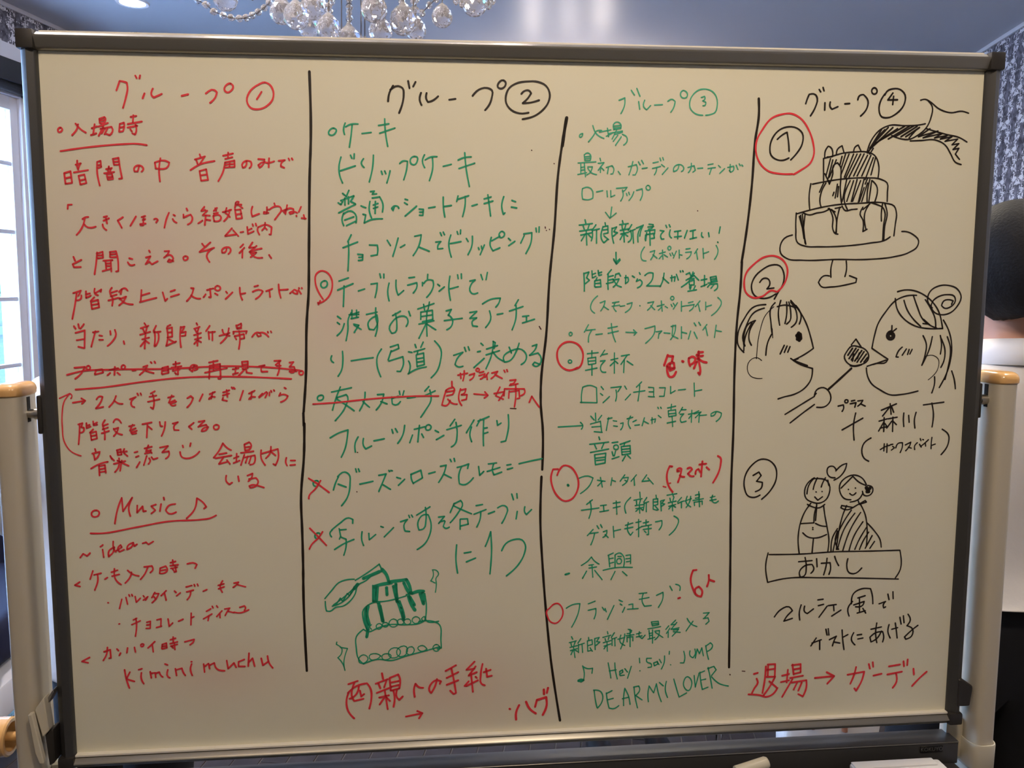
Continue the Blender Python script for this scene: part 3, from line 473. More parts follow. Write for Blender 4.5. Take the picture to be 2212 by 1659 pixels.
[30,5101,6357,5091,6560,5112,6739],[30,5201,6470,5289,6457],[30,5228,6590,5349,6543],[30,5478,6388,5517,6292,5548,6193,5560,6418,5539,6763],[30,5694,6454,5746,6361,5853,6308,5961,6315,6007,6385,5992,6510,5916,6650,5757,6799],
]),
 ('red', 'red cross over the bullet of the twelve roses line', [
[30,3214,5424,3320,5496,3469,5615],[30,3364,5458,3289,5571,3218,5645,3208,5690],]),
 ('red', 'red cross over the bullet of the disposable camera line', [
[30,3214,6079,3320,6196,3420,6312],[30,3374,6130,3319,6211,3229,6300,3202,6355],]),
 ('green', 'green drawing of a spoon pouring chocolate over a tiered cake', [
[25,3385,7023,3467,6926,3573,6812,3677,6778,3767,6775],[25,3390,7063,3392,7126,3402,7189,3447,7197,3522,7146,3612,7134,3717,7060,3778,6968,3810,6860,3915,6802,4006,6727,4126,6684],[25,3781,6791,3917,6708,4092,6584,4115,6637],
[25,3493,7114,3614,7025,3735,6920,3801,6844],[25,3478,7129,3568,7101,3673,7027,3765,6905],[25,3523,7115,3584,7024,3613,7072,3674,6965,3703,6997,3765,6874],[25,3875,7459,3784,7550,3778,7707,3809,7867,3868,7934],
[25,3875,7459,3935,7493,4056,7450,4207,7409,4433,7418,4600,7408,4692,7365],[25,4600,7380,4813,7395,4853,7418,4888,7659,4893,7755,4841,7769],[25,3868,7934,4050,7878,4231,7902,4429,7847,4658,7793,4872,7738],
[25,4004,6867,4001,7086],[25,4001,7086,4121,7090,4286,7065,4437,7024],[25,4438,7008,4543,6996],[25,3940,7131,3879,7191,3877,7333,3935,7493],[25,4679,7001,4699,7159,4686,7364],[25,4304,6862,4331,7067],
[25,4061,7088,4001,7102,3940,7131],[25,4859,7387,4692,7365,4677,7316],[20,3870,7807,3809,7852,3823,7916,3883,7918,3929,7857,3870,7807],[20,4036,7798,3945,7826,3959,7874,4035,7877,4096,7832,4036,7798],
[20,4172,7804,4111,7833,4125,7881,4186,7884,4232,7838,4172,7804],[20,4309,7730,4202,7773,4216,7853,4307,7857,4354,7780,4309,7730],[20,4430,7719,4308,7762,4323,7842,4399,7845,4445,7784,4430,7719],
[20,4506,7722,4429,7799,4475,7833,4536,7772,4506,7722],[20,4643,7712,4582,7742,4627,7791,4704,7763,4643,7712],[20,4826,7704,4780,7750,4826,7800,4872,7754,4826,7704],[20,3981,7400,3951,7430,3980,7463],
[20,4087,7388,4041,7418,4070,7466,4116,7421,4087,7388],[20,4162,7375,4116,7405,4161,7438,4207,7409,4162,7375],[20,4268,7332,4207,7393,4252,7442,4328,7398,4268,7332],[20,4359,7336,4313,7381,4358,7415,4403,7385,4359,7336],
[20,4464,7340,4404,7369,4448,7418,4494,7388,4464,7340],[20,4556,7312,4510,7357,4555,7407,4616,7362,4556,7312],[20,4662,7316,4631,7346,4661,7379,4686,7348],[20,4781,6684,4833,6692,4863,6740,4826,6802,4832,6865,4819,6990],
[20,4787,6691,4793,6769,4759,6831,4817,6864],[20,3528,7618,3521,7649,3548,7666,3586,7699,3585,7778,3536,7833,3583,7889,3626,8012],[20,3571,7692,3664,7712,3629,7812,3613,7906,3626,8012],
[60,4126,6653,4185,6733,4214,6843],[60,4214,6828,4334,6816,4440,6804],[60,4440,6804,4484,6900,4498,6979],[60,4409,6850,4453,6946,4483,6994],[60,4244,6844,4124,6856,4019,6883],[60,4033,6899,4022,7087],
[60,4063,6885,4049,7088],[60,4183,6905,4188,6999],[60,4273,6892,4296,6987,4316,7098],[60,4513,6995,4604,6967,4664,6969],[60,4649,6984,4663,7111],[60,4619,6999,4663,7142],[60,4075,7104,4104,7247,4126,7358],
[60,4096,7152,4132,7358],[60,4316,7082,4360,7194,4398,7353],[60,4346,7099,4381,7210,4404,7322],[60,4468,7025,4497,7136,4550,7223],[60,4482,7041,4542,7153],[60,3910,7177,3907,7334,3929,7461],
[60,3940,7146,3924,7240,3951,7399],[60,3935,7461,3916,7564],[60,3810,6845,3765,6905],[60,3886,6770,4096,6683],[60,4304,6862,4310,7066],]),
 ('red', 'bold red line 両親への手紙 with an arrow below it', [
[36,3667,8202,3789,8163],[36,3743,8190,3715,8390,3739,8439,3860,8413],[36,3665,8324,3639,8419,3661,8580,3735,8681],[36,3659,8323,3772,8233,3909,8201,3947,8257,3960,8450,3934,8555],[36,3803,8234,3786,8313,3740,8375,3679,8404],
[36,3817,8299,3831,8380,3870,8349],[36,4108,8072,4122,8153],[36,4024,8212,4182,8156],[36,4060,8214,4084,8279],[36,4167,8171,4135,8266],[36,4037,8341,4227,8270],[36,4067,8407,4195,8381],
[36,4141,8314,4177,8574],[36,4134,8410,4071,8504],[36,4164,8412,4209,8462],[36,4207,8141,4220,8318],[36,4207,8141,4320,8098,4341,8147,4333,8291,4226,8318],[36,4221,8205,4328,8188],[36,4227,8264,4327,8243],
[36,4256,8320,4270,8433,4254,8545],[36,4302,8306,4301,8418,4331,8452,4377,8406],[36,4536,8420,4531,8284,4547,8237,4593,8287,4648,8299],[36,4832,8186,4807,8281,4754,8376,4730,8342,4755,8246,4823,8201,4884,8220,4869,8252],
[36,4947,8078,5085,8004],[36,4962,8175,5116,8102],[36,4961,8272,5115,8215],[36,5024,8049,5054,8196,5084,8391,5053,8406,5007,8355],[36,5332,7966,5224,8074,5332,8063],[36,5347,8032,5255,8157,5363,8113],
[36,5223,8301,5378,8227],[36,5286,8126,5310,8386],[36,5254,8237,5199,8300],[36,5347,8177,5363,8194],[36,5440,8003,5415,8164,5425,8278,5471,8303],[36,5456,8117,5549,8089],[36,5487,8070,5502,8184,5564,8171],
[36,4417,8689,4636,8652],[36,4568,8619,4632,8652,4589,8724],]),
 ('red', 'bold red word ハグ beside the second divider line', [
[36,5805,8651,5812,8655],[36,5934,8605,5893,8708,5894,8807],[36,6028,8561,6082,8668,6161,8732],[36,6175,8542,6151,8639],[36,6182,8542,6301,8509,6308,8630,6256,8759],[36,6269,8399,6272,8465],
[36,6325,8379,6310,8450],]),
 ('green', 'pale green heading ending in a circled 3, top of the third column', [
[23,7165,662,7239,632,7240,711,7192,825],[23,7320,537,7363,596],[23,7391,513,7434,609],[23,7418,674,7434,768],[23,7495,656,7484,735,7524,772,7573,720],[23,7624,713,7725,706],[23,7793,665,7850,638,7889,666,7876,729,7835,798],
[23,7991,528,7958,557,7962,599,7999,621,8038,607,8046,569,8021,536,7991,528],[23,8252,829,8155,810,8086,740,8081,654,8127,568,8192,518,8282,505,8373,535,8426,605,8438,705,8411,792,8351,818,8291,828],
[23,8227,609,8269,594,8276,625,8247,651,8286,665,8281,702,8251,711],]),
 ('green', 'pale green line 入場', [
[22,6707,1077,6669,1097,6669,1120,6699,1111,6707,1077],[22,6836,978,6891,1086,6980,1133],[22,6782,1178,6846,1100,6884,1043,6949,1036],[22,6920,1057,7067,1026],[22,7023,1007,7039,1112],
[22,7009,1107,7083,1069],[22,7096,983,7106,1026],[22,7096,969,7125,934,7170,934,7197,967,7195,1010,7106,1020],[22,7105,980,7191,968],[22,7106,1003,7192,993],[22,7039,1072,7127,1054,7216,1038],
[22,7142,1025,7084,1140],[22,7113,1083,7216,1053],[22,7217,1081,7271,1109,7278,1166,7234,1212],[22,7158,1091,7100,1168],[22,7203,1110,7130,1217],]),
 ('green', 'pale green line 最初、ガーデンのカーテンが', [
[22,6731,1344,6741,1410],[22,6731,1339,6775,1315,6811,1338,6809,1406,6741,1410],[22,6737,1364,6806,1355],[22,6741,1387,6806,1378],[22,6653,1440,6881,1423],[22,6688,1453,6690,1574],[22,6733,1444,6750,1611],
[22,6689,1496,6736,1487],[22,6692,1531,6740,1522],[22,6651,1583,6764,1559],[22,6778,1487,6837,1486,6808,1558,6764,1587],[22,6778,1501,6823,1558,6892,1583],[22,6933,1379,6943,1413],[22,6911,1442,6985,1433,6912,1529],
[22,6941,1485,6942,1557],[22,6956,1499,6986,1528],[22,7032,1570,7045,1484],[22,7016,1493,7090,1469,7114,1512,7100,1570,7076,1573],[22,7171,1540,7199,1577],[22,7299,1481,7403,1452,7419,1509,7391,1581,7361,1582],
[22,7358,1415,7330,1524,7310,1582],[22,7429,1417,7454,1457],[22,7471,1399,7496,1442],[22,7479,1500,7545,1490],[22,7619,1429,7688,1414],[22,7614,1498,7719,1471],[22,7668,1492,7663,1535,7640,1579],
[22,7708,1367,7721,1402],[22,7744,1361,7756,1393],[22,7731,1448,7770,1476],[22,7743,1572,7816,1488],[22,7960,1446,7932,1518,7890,1533,7894,1481,7951,1446,8006,1460,8022,1503,7993,1532],
[22,8076,1482,8157,1458,8174,1516,8144,1539],[22,8120,1429,8113,1502,8084,1546],[22,8204,1492,8271,1486],[22,8339,1444,8406,1432],[22,8341,1491,8438,1478],[22,8389,1484,8361,1566],[22,8477,1452,8505,1475],
[22,8498,1550,8560,1491],[22,8600,1476,8676,1458,8677,1511,8641,1534,8622,1511],[22,8632,1438,8632,1526],[22,8712,1446,8738,1501],[22,8751,1428,8767,1451],[22,8785,1442,8801,1457],]),
 ('green', 'pale green line ロールアップ with a down arrow', [
[22,6713,1760,6708,1833,6718,1890],[22,6713,1760,6781,1740,6826,1760,6848,1875,6798,1895,6723,1890],[22,6895,1797,6975,1781],[22,7029,1784,7036,1859],[22,7077,1781,7081,1859,7132,1838],
[22,7151,1751,7289,1738,7259,1776,7230,1794],[22,7229,1771,7240,1843,7208,1910],[22,7281,1814,7291,1843],[22,7311,1799,7323,1831],[22,7377,1793,7351,1857,7316,1901],[22,7410,1775,7484,1754,7492,1812,7463,1899],
[22,7559,1710,7535,1733,7554,1768,7584,1762,7589,1733,7559,1710],[22,7095,1986,7079,2120],[22,7015,2053,7073,2126,7153,2061],]),
 ('green', 'green line 新郎新婦ではない with a down arrow', [
[26,6751,2148,6763,2194],[26,6677,2215,6847,2194],[26,6728,2224,6743,2267],[26,6808,2203,6788,2267],[26,6684,2291,6848,2267],[26,6699,2340,6842,2310],[26,6767,2276,6779,2465],[26,6759,2325,6706,2413],
[26,6789,2325,6834,2369],[26,6892,2211,6842,2281],[26,6848,2290,6849,2369,6835,2413],[26,6848,2281,6938,2261],[26,6902,2281,6904,2442],[26,7011,2184,7018,2222],[26,6985,2231,6979,2412,7000,2436,7045,2397],
[26,6985,2237,7048,2222,7052,2310,6993,2325],[26,6986,2275,7049,2266],[26,6999,2348,7060,2397],[26,7103,2251,7104,2339,7127,2441],[26,7103,2257,7162,2236,7127,2295,7173,2309,7119,2353],
[26,7236,2157,7246,2192],[26,7201,2207,7312,2192],[26,7231,2216,7238,2265],[26,7282,2207,7268,2259],[26,7208,2280,7323,2259],[26,7218,2324,7314,2303],[26,7253,2265,7265,2426],[26,7248,2324,7210,2397],
[26,7269,2324,7309,2353],[26,7358,2206,7314,2279],[26,7329,2294,7404,2264],[26,7344,2279,7340,2411,7317,2426],[26,7374,2279,7386,2440],[26,7419,2250,7494,2220,7450,2294,7444,2426],[26,7509,2211,7480,2279,7466,2352],
[26,7584,2199,7639,2205,7625,2249,7577,2264],[26,7570,2235,7646,2228],[26,7535,2287,7662,2269,7660,2322],[26,7542,2337,7537,2396],[26,7557,2331,7647,2316,7658,2375,7619,2381],[26,7595,2278,7605,2469],
[26,7556,2308,7543,2411],[26,7732,2278,7783,2286,7739,2351,7755,2389,7783,2386],[26,7806,2213,7819,2242],[26,7848,2204,7864,2233],[26,7865,2271,7861,2351,7883,2374],[26,7921,2292,8003,2280],
[26,7922,2360,8014,2350],[26,7966,2286,7966,2386],[26,8054,2374,8088,2276],[26,8128,2285,8198,2270],[26,8165,2276,8167,2379],[26,8128,2385,8213,2365],[26,8282,2305,8283,2350,8302,2364],
[26,8371,2305,8381,2355],[26,8525,2230,8512,2310],[26,8497,2423,8501,2429],[26,7159,2558,7164,2706],[26,7130,2641,7155,2691,7209,2641],[26,7133,2656,7170,2706,7215,2656],]),
 ('green', 'pale green bracketed line スポットライト', [
[22,7530,2490,7486,2587,7503,2652,7555,2667],[22,7607,2552,7667,2534,7653,2587,7615,2652],[22,7644,2587,7700,2631],[22,7729,2572,7805,2552],[22,7768,2528,7777,2646],[22,7725,2640,7760,2602],
[22,7791,2587,7837,2617],[22,7858,2478,7837,2498,7859,2528,7880,2507,7858,2478],[22,7866,2572,7882,2602],[22,7897,2563,7913,2596],[22,7951,2542,7914,2631],[22,7988,2528,7993,2631],[22,7998,2587,8029,2593],
[22,8079,2513,8134,2507],[22,8074,2557,8150,2548,8137,2601,8092,2640],[22,8232,2512,8194,2572],[22,8218,2551,8236,2646],[22,8303,2506,8316,2631],[22,8311,2572,8381,2548],[22,8477,2467,8504,2527,8496,2586,8461,2646],
]),
 ('green', 'green line 階段から2人が登場', [
[26,6744,2823,6752,2941,6753,3051],[26,6744,2829,6810,2809,6781,2882,6818,2912,6767,2956],[26,6849,2794,6856,2882],[26,6856,2838,6898,2824],[26,6862,2882,6901,2862],[26,6930,2788,6940,2853,6976,2844],
[26,6931,2824,6976,2809],[26,6887,2927,6888,2995],[26,6887,2921,6962,2906,6970,2995,6894,3001],[26,6894,2956,6963,2948],[26,6917,2883,6902,2912],[26,7102,2779,7052,2838],[26,7061,2838,7059,2927,7064,3031],
[26,7067,2868,7128,2853],[26,7068,2912,7128,2898],[26,7039,2957,7129,2936],[26,7158,2838,7152,2883],[26,7158,2838,7203,2824,7225,2862],[26,7129,2912,7204,2898,7175,2957,7130,3001],[26,7138,2912,7175,2972,7236,3001],
[26,7280,2883,7319,2877,7326,2927,7296,2951],[26,7294,2853,7290,2957],[26,7379,2859,7407,2877],[26,7470,2818,7482,2839],[26,7447,2898,7432,2928,7478,2907,7509,2943,7494,2981,7449,3011],
[26,7543,2854,7598,2818,7650,2824,7645,2898,7571,2987,7647,2987,7754,2988],[26,7796,2824,7783,2913,7748,2997],[26,7782,2884,7860,2952],[26,7898,2854,7900,2928],[26,7883,2884,7944,2869,7936,2928],
[26,7959,2839,7988,2914],[26,8010,2794,8016,2809],[26,8040,2792,8050,2806],[26,8088,2839,8133,2818,8150,2854,8030,3003],[26,8179,2809,8165,2854],[26,8195,2824,8150,2884],[26,8090,2914,8196,2854,8259,2914],
[26,8114,2899,8197,2893],[26,8130,2929,8137,2973],[26,8130,2929,8197,2914,8199,2974,8138,2979],[26,8138,2997,8148,3033],[26,8215,2989,8195,3033],[26,8118,3057,8232,3039],[26,8154,3018,8162,2973],
[26,8290,2914,8367,2899],[26,8334,2854,8338,2989],[26,8292,2998,8369,2968],[26,8412,2878,8423,2929],[26,8412,2878,8489,2863,8500,2914,8423,2929],[26,8419,2905,8490,2893],[26,8384,2953,8507,2929],
[26,8430,2944,8379,3004],[26,8424,2968,8508,2959,8509,3019,8473,3049],[26,8462,2974,8426,3019],]),
 ('green', 'pale green bracketed line スモーク スポットライト', [
[22,6926,3113,6855,3193,6841,3282,6893,3336],[22,6961,3203,7027,3179,7013,3238,6971,3307],[22,7007,3247,7074,3292],[22,7124,3203,7209,3189],[22,7119,3248,7219,3233],[22,7164,3197,7141,3269,7175,3314],
[22,7225,3248,7286,3240],[22,7316,3219,7383,3201,7363,3270,7294,3329],[22,7484,3240,7487,3246],[22,7591,3205,7667,3190,7637,3250,7586,3301],[22,7628,3241,7684,3295],[22,7714,3250,7806,3227],
[22,7768,3182,7783,3316],[22,7731,3301,7770,3265],[22,7821,3251,7853,3272],[22,7911,3122,7890,3146,7912,3170,7936,3149,7911,3122],[22,7898,3227,7914,3257],[22,7928,3212,7947,3242],[22,7983,3206,7930,3287],
[22,8035,3189,8039,3318],[22,8046,3252,8108,3243],[22,8128,3207,8190,3192],[22,8114,3243,8206,3228,8192,3273,8147,3312],[22,8282,3184,8222,3258],[22,8262,3229,8286,3319],[22,8360,3199,8363,3298],
[22,8368,3259,8439,3238],[22,8522,3139,8571,3200,8533,3290,8443,3374],]),
 ('green', 'pale green bulleted line ケーキ→ファーストバイト', [
[23,6579,3579,6561,3603,6579,3624,6603,3600,6579,3579],[23,6813,3485,6760,3580],[23,6790,3556,6902,3545],[23,6860,3551,6821,3625,6816,3709],[23,6912,3611,6997,3603],[23,7069,3531,7193,3508],
[23,7073,3597,7207,3568],[23,7114,3472,7141,3628,7172,3709],[23,7308,3584,7452,3591],[23,7408,3554,7445,3591,7415,3624],[23,7558,3540,7689,3505,7691,3571,7571,3730],[23,7706,3581,7783,3572,7753,3608],
[23,7747,3602,7739,3668],[23,7814,3596,7891,3603],[23,7905,3513,7966,3498,7953,3603,7903,3685],[23,7929,3498,7923,3633,8001,3670],[23,8044,3519,8048,3671],[23,8055,3589,8117,3605],[23,8169,3575,8141,3680],
[23,8216,3590,8259,3672],[23,8213,3469,8238,3506],[23,8274,3461,8300,3500],[23,8384,3491,8333,3561],[23,8370,3531,8398,3637],[23,8509,3501,8492,3662],[23,8511,3571,8583,3584],]),
 ('red', 'red circle around the toast bullet', [
[34,6675,4039,6569,4074,6462,4021,6410,3907,6424,3787,6505,3713,6595,3704,6686,3744,6742,3835,6743,3940,6705,4030,6645,4059],]),
 ('green', 'green line 乾杯', [
[23,6577,3938,6553,3959,6577,3980,6601,3960,6577,3938],[23,6803,3859,6946,3845],[23,6863,3821,6862,3911],[23,6810,3919,6820,4001],[23,6810,3919,6916,3905,6917,3987,6826,4001],[23,6820,3956,6917,3951],
[23,6782,4076,6934,4047],[23,6866,4001,6868,4143],[23,7031,3816,6977,3897],[23,6992,3876,7068,3862],[23,6978,3957,7039,3952,6979,4048,6995,4093,7051,4103],[23,7115,3944,7207,3923],[23,7160,3853,7164,4117],
[23,7156,3974,7107,4019],[23,7171,3959,7208,3990],[23,7252,3894,7359,3876],[23,7329,3885,7248,4005],[23,7293,3945,7287,4112],[23,7330,3961,7408,4013],]),
 ('red', 'bold red characters 色・味', [
[42,7870,3887,7824,4023],[42,7868,3899,7940,3905,7928,3976],[42,7861,4033,7899,3995,7954,3990,7964,4063,7902,4091],[42,7904,4004,7897,4072],[42,7863,4037,7873,4119,7904,4175,7933,4176,7986,4109],
[42,7874,4056,7950,4063],[42,8065,3968,8083,3976],[42,8154,3930,8155,3978,8174,4032],[42,8154,3936,8210,3912,8240,3931,8232,3979,8184,4013],[42,8277,3855,8341,3852],[42,8257,3889,8288,3880],
[42,8308,3905,8343,3900],[42,8283,3845,8291,3980,8313,4095,8307,4149,8285,4124],[42,8289,3941,8340,3976,8395,3990],[42,8261,3979,8226,4066],[42,8278,3880,8270,3941],]),
 ('green', 'thin green line ロシアンチョコレート', [
[22,6748,4303,6734,4393,6735,4500],[22,6748,4296,6845,4273,6931,4305,6940,4503,6720,4494],[22,6992,4291,7023,4330],[22,6984,4382,7015,4406],[22,7020,4504,7105,4423],[22,7121,4307,7259,4294,7214,4363],
[22,7189,4339,7200,4415,7186,4485],[22,7305,4288,7331,4331],[22,7315,4472,7384,4396],[22,7529,4236,7460,4306],[22,7424,4372,7575,4353],[22,7505,4282,7498,4389,7485,4489],[22,7623,4308,7692,4315,7694,4437],
[22,7631,4369,7693,4370],[22,7623,4430,7704,4437],[22,7769,4316,7847,4317,7834,4430,7772,4429],[22,7918,4302,7920,4394,7981,4358],[22,8025,4350,8121,4342],[22,8234,4260,8246,4436],[22,8244,4368,8340,4351],
]),
 ('green', 'green line 当たった人が乾杯の after a long arrow', [
[23,6430,4815,6754,4802],[23,6723,4759,6757,4803,6737,4851],[23,6860,4679,6907,4732],[23,6921,4640,6928,4747],[23,7004,4672,6959,4732],[23,6858,4783,6990,4748,7008,4896],[23,6877,4823,7000,4816],
[23,6909,4885,7014,4896],[23,7082,4719,7143,4705],[23,7097,4704,7069,4872],[23,7159,4745,7206,4752],[23,7166,4813,7216,4820],[23,7259,4783,7292,4775,7284,4830,7260,4867],[23,7344,4723,7421,4703],
[23,7390,4687,7361,4785,7393,4853],[23,7422,4765,7468,4741],[23,7448,4811,7510,4803],[23,7576,4712,7547,4819],[23,7571,4758,7631,4790],[23,7679,4713,7680,4791],[23,7664,4744,7726,4730,7717,4776],
[23,7762,4684,7800,4715],[23,7753,4576,7763,4595],[23,7791,4574,7800,4592],[23,7884,4587,7993,4564],[23,7936,4539,7931,4610],[23,7894,4625,7903,4702],[23,7894,4625,7994,4611,8002,4688,7909,4702],
[23,7902,4665,7995,4657],[23,7883,4788,7998,4765],[23,7949,4702,7959,4836],[23,8087,4581,8042,4658],[23,8072,4612,8135,4613],[23,8058,4673,8105,4668,8060,4751,8076,4782,8139,4767],[23,8168,4675,8245,4661],
[23,8213,4623,8211,4784],[23,8206,4691,8175,4731],[23,8245,4661,8307,4631],[23,8246,4670,8339,4647,8263,4723],[23,8318,4662,8312,4786],[23,8325,4693,8413,4688],[23,8544,4650,8514,4696,8476,4705,8475,4674,8544,4644,8617,4667,8609,4713,8548,4777],
]),
 ('green', 'green line 音頭', [
[26,6971,4957,6984,4994],[26,6850,5053,7102,5027],[26,6918,5064,6943,5116],[26,7041,5041,7011,5112],[26,6863,5161,7104,5120],[26,6919,5193,6930,5317],[26,6919,5193,7067,5175,7060,5304,6931,5327],
[26,6936,5240,7059,5227],[26,6945,5271,7059,5261],[26,7149,5037,7226,5029],[26,7174,5081,7181,5121,7227,5122,7227,5076,7174,5081],[26,7151,5158,7167,5214],[26,7197,5152,7183,5214],[26,7152,5254,7245,5225],
[26,7257,5061,7390,5017],[26,7319,5047,7304,5093],[26,7273,5092,7285,5201],[26,7273,5092,7391,5079,7399,5187,7291,5201],[26,7280,5129,7392,5119],[26,7284,5163,7392,5156],[26,7331,5217,7292,5285],
[26,7353,5202,7400,5250],]),
 ('red', 'red oval around the photo time bullet', [
[34,6433,5374,6368,5376,6342,5474,6364,5614,6433,5740,6526,5805,6603,5791,6688,5684,6708,5560,6670,5435,6583,5341,6506,5330,6454,5384,6424,5455],]),
 ('green', 'green line フォトタイム', [
[48,6567,5591,6573,5598],[23,6717,5502,6831,5476,6902,5503,6863,5595,6735,5711],[23,6961,5535,7064,5553],[23,7001,5499,7028,5630],[23,7027,5552,6966,5613],[23,7156,5509,7142,5608],[23,7157,5540,7204,5557],
[23,7327,5472,7266,5558],[23,7312,5512,7374,5507,7360,5560,7298,5612],[23,7328,5544,7360,5560],[23,7483,5476,7413,5561],[23,7452,5515,7461,5619],[23,7623,5479,7563,5565,7656,5558],[23,7640,5520,7714,5606],
]),
 ('red', 'bold red bracketed word スマホ', [
[36,7966,5373,7933,5368,7903,5440,7899,5549,7930,5648,7981,5721],[36,8063,5434,8037,5439,8035,5413,8072,5397,8094,5411,8084,5474,8049,5588],[36,8071,5495,8105,5514,8135,5518],[36,8174,5405,8221,5396,8237,5418,8183,5476,8234,5513,8262,5511],
[36,8285,5482,8299,5429,8325,5416,8354,5460],[36,8376,5312,8369,5421,8362,5520],[36,8335,5355,8429,5345],[36,8436,5393,8473,5427],[36,8585,5244,8622,5268,8628,5347,8602,5466,8530,5605],
[22,7848,5640,7888,5651],[22,7932,5599,7950,5597],]),
 ('green', 'green line チェキ 新郎新婦も', [
[24,6897,5799,6820,5859],[24,6753,5936,6986,5911],[24,6866,5814,6883,5924,6854,6048],[24,7007,5880,7085,5873],[24,7047,5881,7055,5960],[24,6999,5964,7117,5946],[24,7178,5853,7271,5840],
[24,7179,5916,7272,5896],[24,7218,5823,7230,6002],[24,7411,5781,7334,5889,7352,5993],[24,7534,5711,7542,5784],[24,7458,5819,7567,5800],[24,7490,5830,7497,5877],[24,7546,5815,7531,5872],
[24,7475,5892,7585,5879],[24,7485,5933,7579,5920],[24,7532,5894,7540,5998],[24,7523,5934,7486,5971],[24,7555,5935,7580,5958],[24,7630,5786,7590,5848],[24,7594,5864,7656,5843],[24,7600,5864,7586,5958],
[24,7625,5865,7628,5981],[24,7755,5758,7762,5796],[24,7719,5820,7721,5946,7775,5963],[24,7718,5813,7781,5806,7783,5884,7727,5899],[24,7719,5851,7779,5847],[24,7752,5909,7791,5957],[24,7820,5838,7832,5974],
[24,7820,5838,7873,5824,7836,5870,7877,5881,7831,5911],[24,7975,5732,7992,5779],[24,7906,5762,8038,5743],[24,7945,5803,7955,5842],[24,8001,5789,7987,5836],[24,7924,5866,8031,5844],[24,7932,5914,8026,5891],
[24,7978,5858,7987,5978],[24,7973,5905,7933,5952],[24,7995,5906,8027,5929],[24,8103,5798,8050,5860],[24,8057,5876,8136,5846],[24,8104,5855,8106,5940],[24,8181,5784,8168,5863,8233,5928],
[24,8151,5847,8239,5817],[24,8229,5785,8215,5864,8170,5936],[24,8292,5771,8349,5757,8347,5804,8293,5812],[24,8338,5725,8354,5931],[24,8262,5843,8404,5821],[24,8279,5866,8286,5913],[24,8285,5866,8389,5853,8391,5900],
[24,8499,5808,8563,5794],[24,8494,5849,8580,5835],[24,8530,5777,8526,5856,8565,5883,8612,5858],]),
 ('green', 'green line ゲストも持つ', [
[24,6912,6201,6835,6284],[24,6872,6254,6981,6244],[24,6934,6249,6920,6318,6884,6412],[24,6964,6152,6990,6194],[24,7011,6138,7033,6179],[24,7050,6237,7099,6219,7091,6276,7045,6315],[24,7075,6275,7117,6318],
[24,7183,6168,7195,6320],[24,7190,6231,7284,6212],[24,7349,6157,7448,6128],[24,7340,6204,7450,6185],[24,7386,6120,7382,6237,7420,6295,7451,6255],[24,7489,6123,7558,6109],[24,7526,6083,7531,6320],
[24,7497,6224,7569,6179],[24,7590,6132,7662,6118],[24,7627,6092,7628,6165],[24,7575,6179,7701,6160],[24,7592,6221,7702,6208],[24,7660,6175,7666,6293,7641,6292],[24,7608,6243,7631,6266],
[24,7757,6121,7842,6107,7843,6171,7807,6233],[24,8008,6049,8069,6098,8049,6193,7948,6310],]),
 ('green', 'green bulleted line 余興', [
[36,6546,6807,6598,6793],[23,6895,6577,6846,6633,6759,6690],[23,6895,6580,6940,6636,7000,6679],[23,6863,6690,6925,6683],[23,6863,6729,6966,6716],[23,6903,6682,6918,6858],[23,6832,6769,6777,6869],
[23,6942,6763,7044,6894],[23,7127,6562,7145,6722],[23,7120,6562,7189,6532],[23,7134,6610,7190,6602],[23,7138,6674,7197,6660],[23,7215,6565,7217,6731],[23,7215,6559,7283,6535,7325,6575,7334,6728],
[23,7253,6614,7248,6677,7292,6679,7291,6615,7253,6614],[23,7253,6582,7300,6584],[23,7363,6570,7425,6565,7428,6683],[23,7363,6617,7426,6613],[23,7370,6659,7427,6651],[23,7055,6767,7192,6739,7454,6739],
[23,7218,6788,7164,6898],[23,7319,6792,7383,6851],]),
 ('red', 'small red circle before the flash mob line', [
[28,6400,7207,6338,7262,6301,7299,6311,7380,6355,7455,6418,7477,6480,7435,6517,7356,6503,7259,6447,7202,6400,7207],]),
 ('green', 'green line フラッシュモブ with exclamation dots', [
[23,6563,7274,6650,7226,6747,7217,6730,7332,6638,7541],[23,6860,7224,6954,7189],[23,6861,7314,6965,7292,6966,7357,6942,7437],[23,7053,7280,7082,7323],[23,7091,7297,7108,7346],[23,7211,7260,7171,7349,7125,7450],
[23,7279,7185,7327,7209],[23,7296,7240,7321,7258],[23,7329,7361,7360,7291],[23,7416,7255,7470,7247,7471,7312],[23,7398,7319,7544,7314],[23,7553,7105,7658,7099],[23,7558,7186,7691,7165],
[23,7610,7107,7597,7219,7630,7285,7725,7279],[23,7792,7139,7881,7100,7882,7181,7822,7309],[23,7974,7017,8008,7079],[23,8054,6994,8112,7021,8113,7083],]),
 ('red', 'bold red note 6人', [
[38,8336,6803,8289,6808,8260,6920,8296,7067,8363,7166,8411,7178,8425,7104,8375,7037,8328,7068,8330,7133],[38,8509,6880,8511,6961,8488,7041],[38,8517,6945,8589,6973],[38,8094,7192,8119,7184],
]),
 ('green', 'green line 新郎新婦も最後入る', [
[23,6639,7673,6656,7710],[23,6609,7756,6703,7734],[23,6631,7764,6641,7806],[23,6688,7750,6672,7798],[23,6619,7822,6720,7800],[23,6626,7867,6720,7842],[23,6666,7814,6690,7968],[23,6657,7872,6633,7926],
[23,6689,7864,6721,7881],[23,6766,7705,6726,7768],[23,6735,7794,6814,7771],[23,6735,7784,6737,7898],[23,6783,7786,6793,7901],[23,6870,7693,6876,7725],[23,6855,7741,6863,7887,6910,7873],
